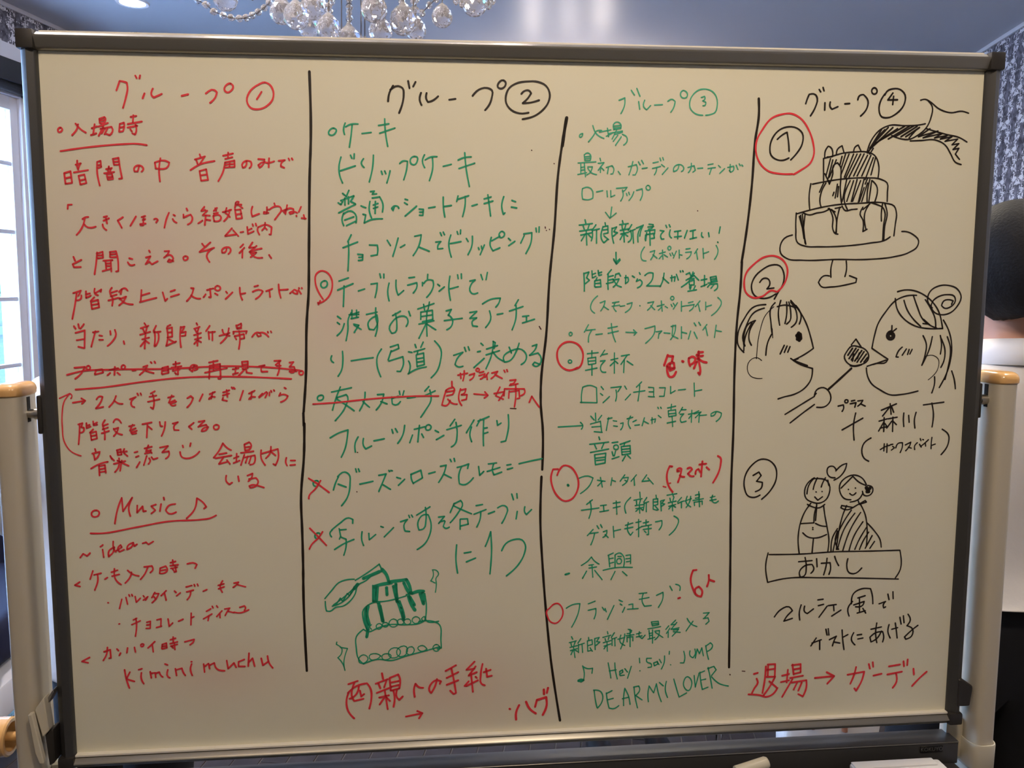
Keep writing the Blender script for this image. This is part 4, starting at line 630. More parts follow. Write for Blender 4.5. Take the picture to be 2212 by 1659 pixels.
[23,6855,7741,6918,7727,6925,7792,6868,7806],[23,6894,7840,6926,7890],[23,6955,7712,6964,7869],[23,6955,7712,7018,7699,6981,7756,7026,7764,6972,7811],[23,7128,7622,7135,7655],[23,7066,7701,7176,7673],
[23,7098,7718,7108,7751],[23,7151,7698,7139,7736],[23,7073,7776,7178,7748],[23,7084,7825,7178,7796],[23,7124,7768,7132,7899],[23,7115,7817,7084,7864],[23,7223,7642,7183,7706],[23,7193,7729,7256,7709],
[23,7193,7722,7195,7820],[23,7231,7724,7236,7828],[23,7313,7678,7305,7776,7370,7827],[23,7273,7735,7368,7713],[23,7367,7664,7353,7761,7313,7874],[23,7413,7601,7461,7619,7446,7651,7398,7659],
[23,7383,7691,7494,7679],[23,7439,7602,7443,7847],[23,7399,7714,7401,7780],[23,7399,7714,7479,7708,7480,7767],[23,7526,7671,7590,7657],[23,7527,7713,7606,7700],[23,7567,7640,7568,7705,7607,7739,7648,7692],
[23,7730,7510,7747,7566],[23,7730,7510,7826,7504,7833,7553,7747,7566],[23,7737,7539,7827,7533],[23,7684,7606,7860,7580],[23,7701,7629,7713,7744],[23,7749,7624,7753,7811],[23,7702,7671,7750,7664],
[23,7709,7704,7750,7696],[23,7687,7752,7783,7730],[23,7781,7642,7845,7635,7831,7716,7784,7763],[23,7788,7659,7895,7735],[23,7972,7575,7934,7622],[23,7989,7608,7942,7681],[23,7967,7656,7969,7738],
[23,8066,7497,8004,7560,8068,7556],[23,8083,7530,8005,7625,8117,7607],[23,8038,7636,8111,7629,8024,7724],[23,8038,7659,8135,7673],[23,8226,7480,8277,7554,8365,7600],[23,8308,7523,8262,7586,8215,7656],
[23,8450,7414,8531,7410,8468,7480],[23,8452,7489,8517,7482,8534,7532,8487,7572],]),
 ('green', 'green line of latin words after a music note', [
[48,6741,8300,6805,8293],[23,6735,8290,6789,8276,6817,8294,6773,8318],[23,6796,8090,6819,8195,6811,8293],[23,6796,8096,6866,8132,6933,8128,6924,8200],[23,7145,8063,7169,8178,7186,8278],
[23,7237,8067,7248,8182,7276,8298],[23,7162,8178,7258,8166],[23,7304,8234,7351,8203,7344,8170,7306,8191,7313,8251,7371,8247],[23,7376,8155,7415,8206],[23,7465,8126,7441,8207,7417,8295],
[23,7575,8016,7582,8082],[23,7585,8194,7588,8197],[23,7741,8023,7677,8021,7678,8070,7743,8106,7744,8148,7696,8153],[23,7823,8076,7775,8091,7786,8134,7833,8110,7823,8070,7850,8120],[23,7854,8045,7881,8095],
[23,7924,7998,7920,8097,7883,8184],[23,7990,7936,7988,7978],[23,8011,8127,8014,8131],[23,8190,7944,8209,8044,8195,8109,8146,8107],[23,8278,7941,8283,8014,8322,8042,8353,7984,8345,7918],
[23,8355,8050,8377,7919,8412,7987,8442,7905,8468,8022],[23,8496,7875,8515,7975,8541,8075],[23,8496,7885,8560,7838,8593,7879,8572,7927,8521,7958],]),
 ('green', 'green closing line in capital latin letters at the foot of the third column', [
[24,6959,8448,6977,8581,7001,8691],[24,6950,8441,7046,8462,7079,8536,7058,8634,7008,8698],[24,7126,8489,7144,8605,7168,8706],[24,7126,8499,7205,8460],[24,7143,8589,7223,8570],[24,7168,8706,7225,8719,7302,8679],
[24,7381,8435,7367,8567,7369,8683],[24,7381,8435,7431,8537,7459,8670],[24,7351,8582,7441,8564],[24,7509,8425,7528,8574,7563,8725],[24,7502,8424,7573,8411,7590,8461,7537,8542],[24,7527,8541,7625,8612],
[24,7718,8418,7704,8533,7713,8643],[24,7718,8418,7784,8520,7820,8390,7849,8523,7894,8652],[24,7862,8375,7918,8427],[24,7958,8363,7945,8478,7980,8596],[24,8061,8335,8107,8486,8142,8597,8245,8542],
[24,8249,8310,8202,8374,8220,8475,8270,8510,8311,8446,8298,8345,8249,8310],[24,8346,8298,8366,8465,8410,8284],[24,8426,8252,8439,8369,8465,8496],[24,8410,8268,8490,8238],[24,8439,8369,8510,8355],
[24,8465,8503,8546,8473],[24,8538,8191,8575,8342,8605,8493],[24,8532,8207,8619,8178,8653,8229,8590,8309],[24,8591,8326,8708,8431,8834,8470],]),
 ('black', 'black heading in large strokes ending in a circled 4, top of the fourth column', [
[32,9607,662,9632,584,9649,546,9732,548,9759,596,9739,698,9676,815],[32,9779,483,9801,512],[32,9830,457,9844,497],[32,9863,647,9864,739],[32,9934,637,9934,695,9963,726,10039,693],[32,10131,656,10196,650],
[32,10303,601,10322,552,10377,536,10441,613,10433,701,10350,807],[32,10519,447,10484,482,10508,525,10548,516,10555,475,10519,447],[32,10664,522,10607,625,10597,727,10633,808,10712,822,10835,767,10938,634,10941,532,10865,461,10771,456,10694,487,10665,537],
[32,10773,509,10709,597,10841,592],[32,10785,549,10778,654],]),
 ('black', 'black circled 1 beside the tall cake', [
[31,9436,1371,9516,1283,9582,1165,9577,1034,9503,971,9394,955,9273,995,9184,1097,9152,1214,9171,1316,9257,1373,9334,1378,9410,1348],[31,9247,1114,9321,1052,9373,1025,9396,1138,9410,1263],
]),
 ('red', 'pale red circle around the circled 1 beside the tall cake', [
[32,9481,1555,9572,1502,9707,1397,9743,1294,9728,1163,9659,989,9544,846,9419,790,9296,800,9160,852,9042,998,8974,1129,8970,1289,9027,1419,9139,1515,9294,1548,9465,1550],]),
 ('black', 'black drawing of a three-tier cake on a stand with chocolate poured over it', [
[28,9497,2331,9389,2376,9340,2465,9350,2570,9431,2633,9652,2657,10094,2647,10571,2644,10889,2613,11111,2552,11219,2476,11234,2400,11162,2325,11047,2280,10993,2280],[28,10062,2653,10040,2780,10047,2879],
[28,10247,2668,10256,2780,10238,2871],[28,10024,2862,9945,2862,9879,2946,9920,3001,10047,3007,10268,2977,10394,2947,10401,2896,10301,2859],[28,9539,2048,9541,2256,9577,2435,9676,2474,9865,2482,10244,2469,10560,2432,10781,2387,10836,2350],
[28,9548,2057,9749,2002,10060,1941,10375,1918,10755,1915,10869,1950,10906,2040,10898,2190,10887,2338],[28,9719,1671,9703,1810,9718,2002],[28,9741,1677,9983,1630,10202,1602,10453,1590,10675,1609,10757,1653,10767,1772,10770,1891],
[28,9876,1349,9889,1631],[28,9876,1349,9985,1321,10123,1281,10279,1262,10468,1262,10564,1299,10627,1417,10629,1580],[28,9891,1331,9897,1249,9932,1193,9963,1204,9998,1277,9994,1324,9922,1330],
[28,10046,1297,10058,1232,10119,1184,10148,1266],[28,10279,1259,10295,1200,10337,1173,10383,1257],[28,9581,2092,9635,2256,9684,2450],[28,9596,2077,9656,2375],[28,9620,2062,9674,2435],
[28,9658,2056,9644,2256],[28,9635,2047,9721,2071,9814,2046,9907,2031,9984,1995],[28,9984,1986,10037,2105,10044,2254,10078,2308,10116,2317],[28,10016,2000,10067,2075,10087,2299],[28,10125,1970,10095,2134,10093,2299],
[28,10156,1955,10206,2014,10284,1999,10363,1992],[28,9968,1986,10065,2030],[28,10063,1985,10141,1970],[28,10441,1968,10407,2058,10449,2132,10457,2282,10512,2252],[28,10518,1938,10475,2028,10496,2252],
[28,10533,1923,10442,1998],[28,10548,1908,10645,1937,10710,1966,10745,2026,10738,2191,10734,2402],[28,10708,1922,10698,2041,10704,2146],[28,10740,1921,10778,2041,10755,2206,10750,2402],
[28,9922,1660,9865,1779,9856,1927,9873,1972],[28,9891,1660,9840,1779],[28,9952,1630,9970,1675,10010,1541,10012,1438,10067,1402,10110,1452,10121,1555,10120,1732,10148,1925],[28,9901,1542,9969,1660],
[28,10550,1625,10610,1684,10602,1892],[28,10517,1610,10493,1744,10495,1908],[28,10543,1625,10527,1803,10517,1908],[28,10581,1329,10530,1551],[28,10550,1329,10454,1611],[28,10517,1300,10405,1567],
[28,10470,1301,10341,1568],[28,10422,1286,10294,1568],[28,10375,1287,10232,1583],[28,10327,1288,10186,1599],[28,10280,1288,10169,1584],[28,10218,1289,10121,1555],[28,10171,1289,10117,1481],
[28,10125,1319,10099,1437],[28,10002,1365,9951,1601],[28,9970,1350,9918,1572],[28,10049,1364,9965,1586],[28,10485,1596,10457,1670],[28,10438,1611,10374,1909],[28,10392,1626,10295,1894],
[28,10344,1612,10279,1895],[28,10297,1627,10216,1895],[28,10250,1628,10184,1895,10230,1999],[28,10202,1613,10153,1895],[28,10444,1715,10389,1894],[28,10079,1674,10056,1852],[28,10096,1703,10087,1837],
[28,10037,1778,10023,1822],[28,10488,1655,10421,1894],[28,11156,592,11219,580,11284,608,11417,699,11579,744,11737,723,11825,746],[28,11261,599,11320,671,11312,804,11256,937,11120,1051,11043,1087,10868,1075,10787,1046],
[28,10461,1257,10522,1094,10626,975,10749,918,10954,918,11112,912,11238,890],[28,10544,1211,10500,1285,10467,1242],[28,11257,952,11532,1021,11727,1063,11827,1115],[28,11044,1111,11202,1103,11377,1092,11525,1155,11612,1272,11683,1376,11765,1405],
[32,10497,1212,10642,975],[32,10512,1212,10797,944],[32,10541,1167,10861,957],[32,10633,1107,10954,927],[32,10556,1138,10734,944],[32,10742,1091,11018,926],[32,10835,1060,11081,919],
[32,10914,1059,11128,924],[32,10978,1059,11161,938],[32,11026,1073,11115,968],[32,10569,1093,10689,974],[32,10468,1271,10541,1167],[28,11305,951,11152,1056,11418,979,11216,1070,11484,1007,11376,1068,11549,1036,11456,1082,11614,1050,11522,1110,11696,1078,11621,1153,11716,1137,11640,1213,11720,1197,11676,1272,11738,1339],
]),
 ('black', 'black circled 2 above the two faces', [
[30,9338,3066,9397,2961,9401,2825,9341,2729,9231,2720,9108,2780,9003,2885,8969,3005,9011,3111,9106,3153,9216,3142,9302,3096],[30,9285,3163,9338,3066],[30,9080,2945,9128,2894,9191,2900,9218,2960,9180,3030,9274,3018],
]),
 ('red', 'red circle around the circled 2', [
[34,9307,3066,9243,3051,9121,3126,8996,3144,8900,3080,8868,2960,8891,2825,8996,2705,9133,2615,9258,2600,9369,2645,9442,2750,9441,2885,9383,3006,9323,3066],]),
 ('black', "black drawing of a man's face in profile, leaning to the bite of cake", [
[29,9510,3182,9649,3341,9752,3524,9807,3678,9848,3817,9736,3893,9580,3971],[29,9541,3949,9678,4031,9847,4085,9831,4234,9740,4357,9599,4433,9473,4462,9387,4489],[29,9643,3953,9580,3977,9775,4047,9743,4056],
[29,9172,3235,9016,3262,8881,3428,8809,3609,8814,3762,8896,3863],[29,9152,3281,9019,3337,8915,3519,8874,3671,8909,3778],[29,9038,3444,8946,3489,8888,3640,8892,3762],[29,9038,3444,8965,3580,8963,3702,8996,3769],
[29,8992,3474,8905,3671,8895,3839],[29,9297,3211,9252,3263,9254,3491,9275,3628],[29,9265,3628,9222,3719,9197,3903],[29,9374,3181,9348,3309,9371,3507],[29,9330,3263,9424,3242,9583,3279],
[29,9454,3203,9461,3370,9443,3486],[29,9485,3203,9516,3340,9511,3446,9465,3492],[29,9511,3203,9595,3340,9592,3477,9531,3535],[29,9582,3249,9661,3386,9640,3493],[29,9445,3773,9393,3889],
[29,9484,3783,9449,3868],[29,9525,3792,9496,3866],[72,9635,3615,9628,3677,9649,3707],[72,9614,3646,9655,3631,9664,3686,9623,3692],[16,9283,3263,9177,3369,9106,3581,9072,3948],[16,9143,3973,9072,3932,8979,3977,8951,4085,9001,4178,9082,4209,9158,4210],
[16,9272,3552,9283,3674],]),
 ('black', "black drawing of a woman's face in profile with hair in a bun", [
[29,11247,3120,11111,3126,10953,3193,10832,3331,10728,3500,10688,3654,10661,3824,10782,3902,10892,3972,10869,4012,10740,4026,10605,4065],[29,10867,3984,10692,4041],[29,10597,4087,10619,4197,10672,4291,10807,4387,10951,4455,11121,4451,11342,4409],
[29,10979,3071,11075,3049,11237,3065,11405,3149,11543,3288,11642,3567],[29,10952,3162,10993,3316,11097,3440,11265,3534,11462,3566,11642,3564],[29,11076,3187,11121,3301,11210,3425,11330,3534],
[29,11202,3117,11266,3271,11357,3442,11460,3520,11560,3561],[29,11367,3442,11460,3520],[29,11374,3179,11463,3303,11530,3443,11543,3551],[29,11360,3497,11426,3504],[29,11478,3288,11407,3195,11433,3072,11558,2995,11688,2989,11822,3042,11878,3150,11836,3258,11744,3351,11615,3381,11515,3350,11461,3272,11474,3210,11567,3134,11680,3112,11779,3134,11799,3196,11739,3273,11658,3295,11607,3257,11636,3196,11716,3180,11767,3196,11747,3242],
[29,11645,3452,11725,3583,11779,3755,11783,3974,11744,4147,11643,4366],[29,11715,3677,11767,3818,11756,4068,11718,4257],[29,11615,3660,11638,3754,11631,3910],[29,11635,3707,11694,3864,11686,4005,11649,4092],
[29,11502,3675,11477,3815,11377,4058,11417,3908,11426,3784,11370,3659],[29,11807,4141,11851,4258,11875,4385],[29,11567,4217,11573,4302,11541,4437],[29,11085,3812,11039,3858,11005,3942,11037,3945],
[29,11145,3837,11091,3921],[29,11185,3844,11166,3912],[29,11227,3844,11198,3906],[16,11419,3940,11517,3925,11602,3973,11610,4098,11478,4260],[78,10912,3609,10875,3655,10900,3695,10942,3687,10946,3640,10912,3624],
[29,10926,3522,10927,3594],[29,10990,3563,10944,3600],]),
 ('black', 'black drawing of a hand holding a forked piece of cake between the faces', [
[29,10371,3775,10432,3698,10508,3801],[29,10382,3790,10311,3867,10282,3929,10318,4007,10401,4054,10498,4046,10608,3988,10620,3916,10568,3838,10469,3800,10388,3790],[29,10369,4054,10450,4064,10530,4040],
[34,10390,3821,10330,3914],[34,10438,3822,10348,3960],[34,10471,3838,10381,3976],[34,10520,3853,10430,3992],[34,10553,3869,10463,4008],[34,10587,3901,10512,4009],[34,10606,3947,10560,4009],
[34,10410,3899,10398,3992],[34,10490,3884,10461,3961],[42,10387,4091,10294,4177,10078,4371],[29,9913,4422,9888,4452,9917,4375,10012,4345,10096,4408,10117,4518,10056,4595,9928,4609],
[29,9889,4462,9701,4574,9492,4699],[29,9894,4571,9738,4684,9567,4816],]),
 ('black', 'black plus sign and short note beside it, with a bracketed line below', [
[30,10227,4598,10298,4583,10306,4624,10286,4671],[30,10327,4515,10319,4546,10354,4553,10359,4522,10327,4515],[30,10409,4532,10457,4523],[30,10394,4569,10475,4555,10461,4617],[30,10499,4533,10570,4525,10540,4571,10503,4602],
[30,10540,4571,10607,4604],[30,10298,4923,10583,4767],[30,10478,4696,10456,4838,10474,5066],[30,10838,4664,11047,4579],[30,10958,4577,10979,4720],[30,10951,4625,10859,4743],[30,10984,4625,11014,4695],
[30,10814,4812,10927,4782],[30,10883,4766,10887,4956],[30,10880,4829,10814,4948],[30,10897,4845,10933,4893],[30,10943,4782,11067,4762],[30,11007,4761,11012,4958],[30,10994,4815,10927,4909],
[30,11010,4815,11062,4864],[30,10835,4907,10916,4893],[30,11159,4707,11157,4786,11169,4891],[30,11230,4740,11242,4835],[30,11333,4700,11315,4789,11329,4916],[30,11432,4600,11721,4566],
[30,11550,4577,11582,4729,11573,4904],[30,10711,5041,10617,5110,10589,5204,10627,5317,10695,5360],[30,11721,4939,11816,5020,11817,5149,11726,5291],[26,10851,5204,10945,5155,10986,5146],
[26,10904,5124,10903,5225],[26,10944,5125,10946,5246],[26,10994,5138,11027,5133],[26,11024,5163,11046,5175],[26,11011,5213,11050,5184],[26,11071,5184,11099,5124,11161,5115,11165,5156,11137,5250],
[26,11204,5146,11281,5110,11267,5158,11215,5227],[26,11248,5177,11292,5192],[26,11375,5119,11340,5159,11343,5213],[26,11406,5140,11435,5181],[26,11414,5062,11424,5090],[26,11450,5075,11461,5081],
[26,11532,5080,11464,5141,11424,5171],[26,11491,5132,11497,5168],[26,11580,5049,11575,5133,11577,5206],[26,11578,5160,11634,5142],]),
 ('black', 'black circled 3 left of the couple', [
[30,9212,5851,9330,5733,9404,5576,9381,5401,9282,5314,9185,5302,9060,5379,8969,5534,8968,5693,9027,5805,9108,5823,9187,5793],[30,9081,5521,9159,5476,9193,5524,9132,5602,9213,5619,9200,5698,9121,5744],
]),
 ('black', 'black drawing of a couple under a heart standing on a labelled box', [
[28,10243,5477,10191,5419,10127,5433,10113,5497,10149,5561,10231,5579],[28,10236,5484,10321,5406,10385,5385,10372,5455,10296,5565,10216,5611],[28,9938,5573,9844,5650,9809,5745,9836,5858,9920,5908,10019,5926,10114,5881,10159,5786,10154,5673,10102,5608,10003,5584,9906,5588],
[28,9938,5573,9861,5682,9843,5794],[28,9980,5574,9942,5668,9929,5732],[28,10094,5576,10055,5655,10041,5703],[28,10128,5609,10148,5683],[28,9969,5768,9973,5771],[28,10054,5764,10057,5767],
[28,9956,5838,10000,5884,10064,5838],[28,9986,5926,9988,5974],[28,9904,5924,9828,6034,9769,6193,9745,6386,9771,6630],[28,9856,5938,9923,5972,10021,5991,10101,5945],[28,9982,5974,9960,6086,9959,6198,9770,6203],
[28,9989,5990,9980,6167],[28,9982,6206,10065,6243,10141,6252],[28,10085,5960,10108,6090,10149,6268,10182,6431,10174,6610],[28,9945,6263,9949,6266],[28,9946,6288,9950,6292],[28,9808,6333,9876,6390,10007,6410,10146,6366],
[28,9962,6418,9951,6619],[28,10469,5890,10376,5871,10313,5789,10307,5661,10378,5583,10491,5547,10608,5588,10679,5686],[28,10635,5797,10590,5877,10460,5922],[28,10476,5569,10320,5725],
[28,10486,5569,10578,5651,10673,5695],[28,10426,5744,10429,5747],[28,10523,5727,10527,5730],[28,10448,5802,10489,5826,10536,5795],[28,10696,5696,10763,5720,10773,5785,10720,5838,10653,5830,10627,5775],
[72,10681,5728,10717,5783],[72,10731,5735,10694,5783],[28,10575,5909,10594,5957,10691,5928,10674,5905,10577,5957,10400,6027,10333,5999,10341,5967,10497,5997],[28,10413,5969,10370,6081,10329,6257,10295,6581],
[28,10610,5958,10684,6105,10719,6285,10723,6546],[28,10716,6220,10828,6337,10918,6470,10937,6568],[28,10482,6035,10391,6178,10301,6370,10247,6612],[28,10297,6289,10237,6401,10220,6611],
[28,10299,6321,10273,6467,10328,6582],[28,10534,6079,10396,6292,10311,6582],[28,10616,6071,10480,6310,10388,6600],[28,10656,6202,10534,6409,10477,6603],[28,10710,6284,10603,6477,10559,6589],
[28,10746,6351,10670,6479,10626,6592],[28,10798,6401,10708,6578],[28,10836,6484,10774,6580],[28,9347,6623,9788,6630,10280,6613,10777,6619,11210,6620,11220,6923,11165,7013],[28,9330,6600,9303,6761,9339,7013,9556,6971,10131,6975,10797,7007,11210,7031],
[30,9766,6737,9956,6727],[30,9855,6681,9877,6812,9850,6942,9801,6957,9782,6891,9860,6795,9958,6782,9987,6849,9947,6906],[30,10020,6703,10032,6817],[30,10089,6770,10214,6765,10225,6857,10205,6931],
[30,10168,6701,10157,6822,10130,6935],[30,10276,6678,10302,6745,10339,6811],[30,10466,6717,10455,6815,10493,6915,10560,6933,10672,6855],]),
 ('black', 'black line マルシェ風で', [
[30,9453,7508,9541,7406,9654,7371,9706,7429,9627,7509,9590,7573,9710,7538],[30,9828,7351,9806,7449,9817,7566],[30,9878,7370,9882,7452,9922,7477,10006,7414],[30,10063,7288,10139,7281],
[30,10073,7371,10149,7354],[30,10090,7537,10200,7382],[30,10216,7376,10331,7364],[30,10292,7369,10302,7452],[30,10273,7527,10402,7446],[30,10563,7329,10501,7426,10523,7537],[30,10548,7362,10574,7214,10687,7152,10814,7156,10842,7240,10859,7373],
[30,10637,7282,10742,7253],[30,10582,7380,10730,7335,10716,7385,10610,7407],[30,10661,7283,10671,7483],[30,10638,7498,10754,7469],[30,10718,7435,10762,7503],[30,10950,7377,11042,7347,11011,7396,11020,7439,11046,7424],
[30,11070,7242,11091,7322],[30,11142,7211,11151,7311],]),
 ('black', 'black line ゲストにあげる', [
[30,10064,7834,9992,7945],[30,10007,7905,10138,7861],[30,10116,7876,10121,8004],[30,10198,7713,10219,7797],[30,10231,7708,10245,7798],[30,10255,7866,10353,7820,10323,7885,10303,7958],
[30,10323,7902,10408,7922],[30,10432,7733,10450,7890,10473,8018],[30,10447,7840,10519,7803],[30,10602,7780,10573,7879,10627,7955],[30,10654,7815,10720,7808],[30,10667,7873,10740,7862],
[30,10851,7740,11001,7712],[30,10931,7653,10921,7793,10946,7938],[30,11004,7773,10943,7877,10861,7924,10841,7856,10921,7793,11022,7780,11043,7865,11030,7931],[30,11111,7683,11099,7783,11138,7879],
[30,11155,7752,11239,7732],[30,11201,7663,11225,7788,11240,7883],[30,11264,7582,11287,7683],[30,11314,7564,11329,7665],[30,11380,7543,11419,7628,11373,7710,11461,7764,11449,7865,11367,7905,11348,7871,11444,7780,11535,7710],
]),
 ('red', 'bold red line 退場→ガーデン', [
[37,9190,8313,9245,8299],[37,9232,8382,9251,8440,9204,8521,9173,8587],[37,9124,8605,9290,8626,9374,8653,9472,8618,9535,8530],[37,9390,8185,9389,8346],[37,9383,8185,9489,8183,9490,8384],
[37,9376,8261,9491,8250],[37,9373,8362,9496,8367],[37,9358,8211,9348,8411,9322,8594],[37,9480,8400,9419,8514,9340,8628],[37,9415,8430,9518,8519],[37,9595,8355,9693,8336],[37,9674,8275,9665,8459],
[37,9582,8448,9697,8427],[37,9738,8201,9760,8346],[37,9731,8211,9854,8199,9859,8317,9760,8339],[37,9757,8272,9856,8260],[37,9712,8394,9894,8369],[37,9746,8412,9607,8665],[37,9732,8462,9947,8438,9951,8540,9907,8672,9839,8635],
[37,9815,8466,9769,8565],[37,9882,8469,9837,8585],[37,10069,8410,10347,8396],[37,10236,8334,10347,8396,10251,8503],[37,10541,8385,10782,8352,10754,8476,10677,8625,10649,8589],[37,10660,8279,10633,8402,10588,8519],
[37,10844,8243,10864,8312],[37,10900,8219,10910,8287],[37,10920,8416,11038,8394],[37,11141,8290,11303,8270],[37,11123,8408,11336,8377],[37,11252,8397,11265,8516,11212,8609],[37,11351,8225,11362,8300],
[37,11411,8201,11409,8285],[37,11504,8340,11516,8426],[37,11702,8393,11588,8497,11498,8595],]),
 ('black', 'first black vertical divider line of the board', [
[38,3335,390,3334,1201,3315,1551,3280,2607,3263,3108,3237,3396,3204,4183,3170,4566],[38,3166,4581,3168,4744],[38,3175,4714,3163,5102,3112,5672,3116,6128,3117,6589,3113,6898,3132,7996],
]),
 ('black', 'second black vertical divider line, between columns two and three', [
[37,6499,899,6449,1205,6408,1505,6356,2298,6302,2882,6263,3621,6201,4220,6200,4522,6227,4827,6225,5379],[37,6216,5472,6205,6062,6240,6692,6292,7331,6360,7979,6494,8854],[48,6502,887,6477,1035,6450,1234],
]),
 ('black', 'third black vertical divider line, left of the drawings', [
[37,8982,610,8990,825,8955,1115,8929,1698,8874,2318,8825,2690],[37,8830,2675,8821,3035,8789,3488,8778,4098,8788,4872,8782,5657,8803,6615,8820,7428,8835,8204],]),
 ('specks', 'small dark and red stray marker specks', [
[20,6060,1290,6063,1293],[20,6346,1451,6349,1454],[20,6240,2240,6243,2258],[20,6255,2284,6258,2286],[20,6294,2269,6297,2275],[20,6172,3502,6196,3540],[20,3836,5100,3839,5103],[20,8851,8304,8855,8315],
[20,9024,8266,9063,8271],[20,3819,5614,3821,5620],[20,5802,4562,5877,4566],[20,8219,2026,8222,2029],]),
]
BALLS= [(-0.7255, 1.52, 1.9219, 0.0228), (-0.611, 1.5, 1.8897, 0.0217), (-0.5601, 1.44, 1.8636, 0.0224), (-0.5828, 1.56, 1.8821, 0.0208), (-0.5507, 1.5, 1.8989, 0.0242), (-0.4956, 1.42, 1.8379, 0.0205), (-0.4724, 1.46, 1.8253, 0.0243), (-0.411, 1.4, 1.8609, 0.0222), (-0.4286, 1.5, 1.8546, 0.0217), (-0.3669, 1.42, 1.8472, 0.0237), (-0.3698, 1.52, 1.8619, 0.0194), (-0.3136, 1.48, 1.8711, 0.0185), (-0.2606, 1.5, 1.8986, 0.0225)]
SWAG= [(-0.7535, 1.47, 1.904), (-0.7381, 1.47, 1.8959), (-0.7237, 1.47, 1.8839), (-0.7065, 1.47, 1.8773), (-0.692, 1.47, 1.8732), (-0.6765, 1.47, 1.8714), (-0.6636, 1.47, 1.8727), (-0.6525, 1.47, 1.8765), (-0.6413, 1.47, 1.8817), (-0.6301, 1.47, 1.8886), (-0.6214, 1.47, 1.897)]
SWAG2= [(-0.3535, 1.5, 1.8847), (-0.3412, 1.5, 1.8977), (-0.3289, 1.5, 1.9075)]
CHN = [(-0.473, 1.46, 1.8958), (-0.4731, 1.46, 1.8752), (-0.4731, 1.46, 1.8545)]
SMALL = [(-0.3772, 1.45, 1.8886), (-0.3571, 1.45, 1.8882), (-0.357, 1.45, 1.874), (-0.5001, 1.45, 1.8908), (-0.5043, 1.45, 1.8749), (-0.2837, 1.45, 1.8877), (-0.2733, 1.45, 1.883), (-0.2282, 1.45, 1.8793), (-0.2213, 1.45, 1.8866), (-0.442, 1.45, 1.826), (-0.4486, 1.45, 1.8268), (-0.4831, 1.45, 1.8349), (-0.643, 1.45, 1.9017)]
# ------------------------------------------------------------ the room
XL, XR, YB, YF, H = -2.547, 1.63, 5.6, -2.6, EYE + 1.10
def wall_mesh(name, c0, c1, m_, kind=True, parent=None):
    o = box(name, c0, c1, m_, parent)
    if kind: tag(o, kind='structure')
    return o
# floor: a slab and the long narrow boards
FL = box('floor', (XL - .1, YF - .1, -0.12), (XR + .1, YB + .1, -0.004), MT['grout']); tag(FL, kind='structure')
PWD, PLN = 0.078, 0.90
pm = None; rest = bmesh.new(); cnt = 0
rows = int((XR - XL) / PWD) + 1
for i in range(rows):
    x0 = XL + i * PWD; x1 = min(x0 + PWD - 0.004, XR)
    if x1 - x0 < 0.02: continue
    off = (i % 3) * 0.3
    y = YF - off
    while y < YB:
        ya, yb = max(y, YF), min(y + PLN - 0.004, YB)
        if yb - ya > 0.02:
            if 1.45 < (ya + yb) / 2 < 4.2 and cnt < 170 and yb - ya > PLN - 0.01 and x1 - x0 > PWD - 0.006:
                if pm is None:
                    bm = box_bm((0, 0, -0.004), (PWD - 0.004, PLN - 0.004, 0.0), 0.0008, 1)
                    o = bm_obj('plank', bm, MT['plank'], FL); pm = o.data
                else:
                    o = bpy.data.objects.new('plank', pm); link(o, FL)
                o.location = (x0, ya, random.uniform(-0.0006, 0.0004)); cnt += 1
            else:
                box_bm((x0, ya, -0.004), (x1, yb, 0.0), bm=rest)
        y += PLN
tag(bm_obj('planks', rest, MT['plank'], FL), kind='stuff')

wall_mesh('ceiling', (XL - .1, YF - .1, H), (XR + .1, YB + .1, H + 0.12), MT['ceiling'])
wall_mesh('wall_right', (XR, YF - .1, 0), (XR + .12, YB + .1, H), MT['paper_r'])
wall_mesh('wall_back', (XL - .1, YB, 0), (XR + .1, YB + .12, H), MT['paper_b'])
wall_mesh('wall_front', (XL - .1, YF - .12, 0), (XR + .1, YF, H), MT['wallplain'])
wall_mesh('wall_pier', (XL - .005, 3.75, 0), (-2.22, YB - .001, H), MT['paper_b'])
# left wall round the window opening (y 1.55..3.36, z 0.20..2.16)
WY0, WY1, WZ0, WZ1 = 1.30, 3.385, 0.16, EYE + 0.745
bm = bmesh.new()
box_bm((XL - .12, YF - .1, 0), (XL, WY0, H), bm=bm); box_bm((XL - .12, WY1, 0), (XL, YB + .1, H), bm=bm)
box_bm((XL - .12, WY0, WZ1), (XL, WY1, H), bm=bm); box_bm((XL - .12, WY0, 0), (XL, WY1, WZ0), bm=bm)
tag(bm_obj('wall_left', bm, MT['paper_r']), kind='structure')
# cornice lines
for nm, a, b in (('trim_1', (XR - .012, YF, H - .018), (XR, YB, H)), ('trim_2', (XL, YF, H - .018), (XL + .012, 3.75, H))):
    tag(box(nm, a, b, MT['white_paint'], bev=.003), kind='structure')
tag(box('trim_3', (XL, WY0 - .12, EYE + 0.855), (XL + .05, WY1 + .12, EYE + 0.925), MT['white_paint'], bev=.004), kind='structure')
tag(box('baseboard_right', (XR - .015, YF, 0), (XR, YB, .09), MT['white_paint'], bev=.003), kind='structure')
tag(box('baseboard_back', (-2.22, YB - .015, 0), (XR, YB, .09), MT['white_paint'], bev=.003), kind='structure')
tag(box('baseboard_left', (XL, 3.42, 0), (XL + .015, 3.75, .09), MT['white_paint'], bev=.003), kind='structure')

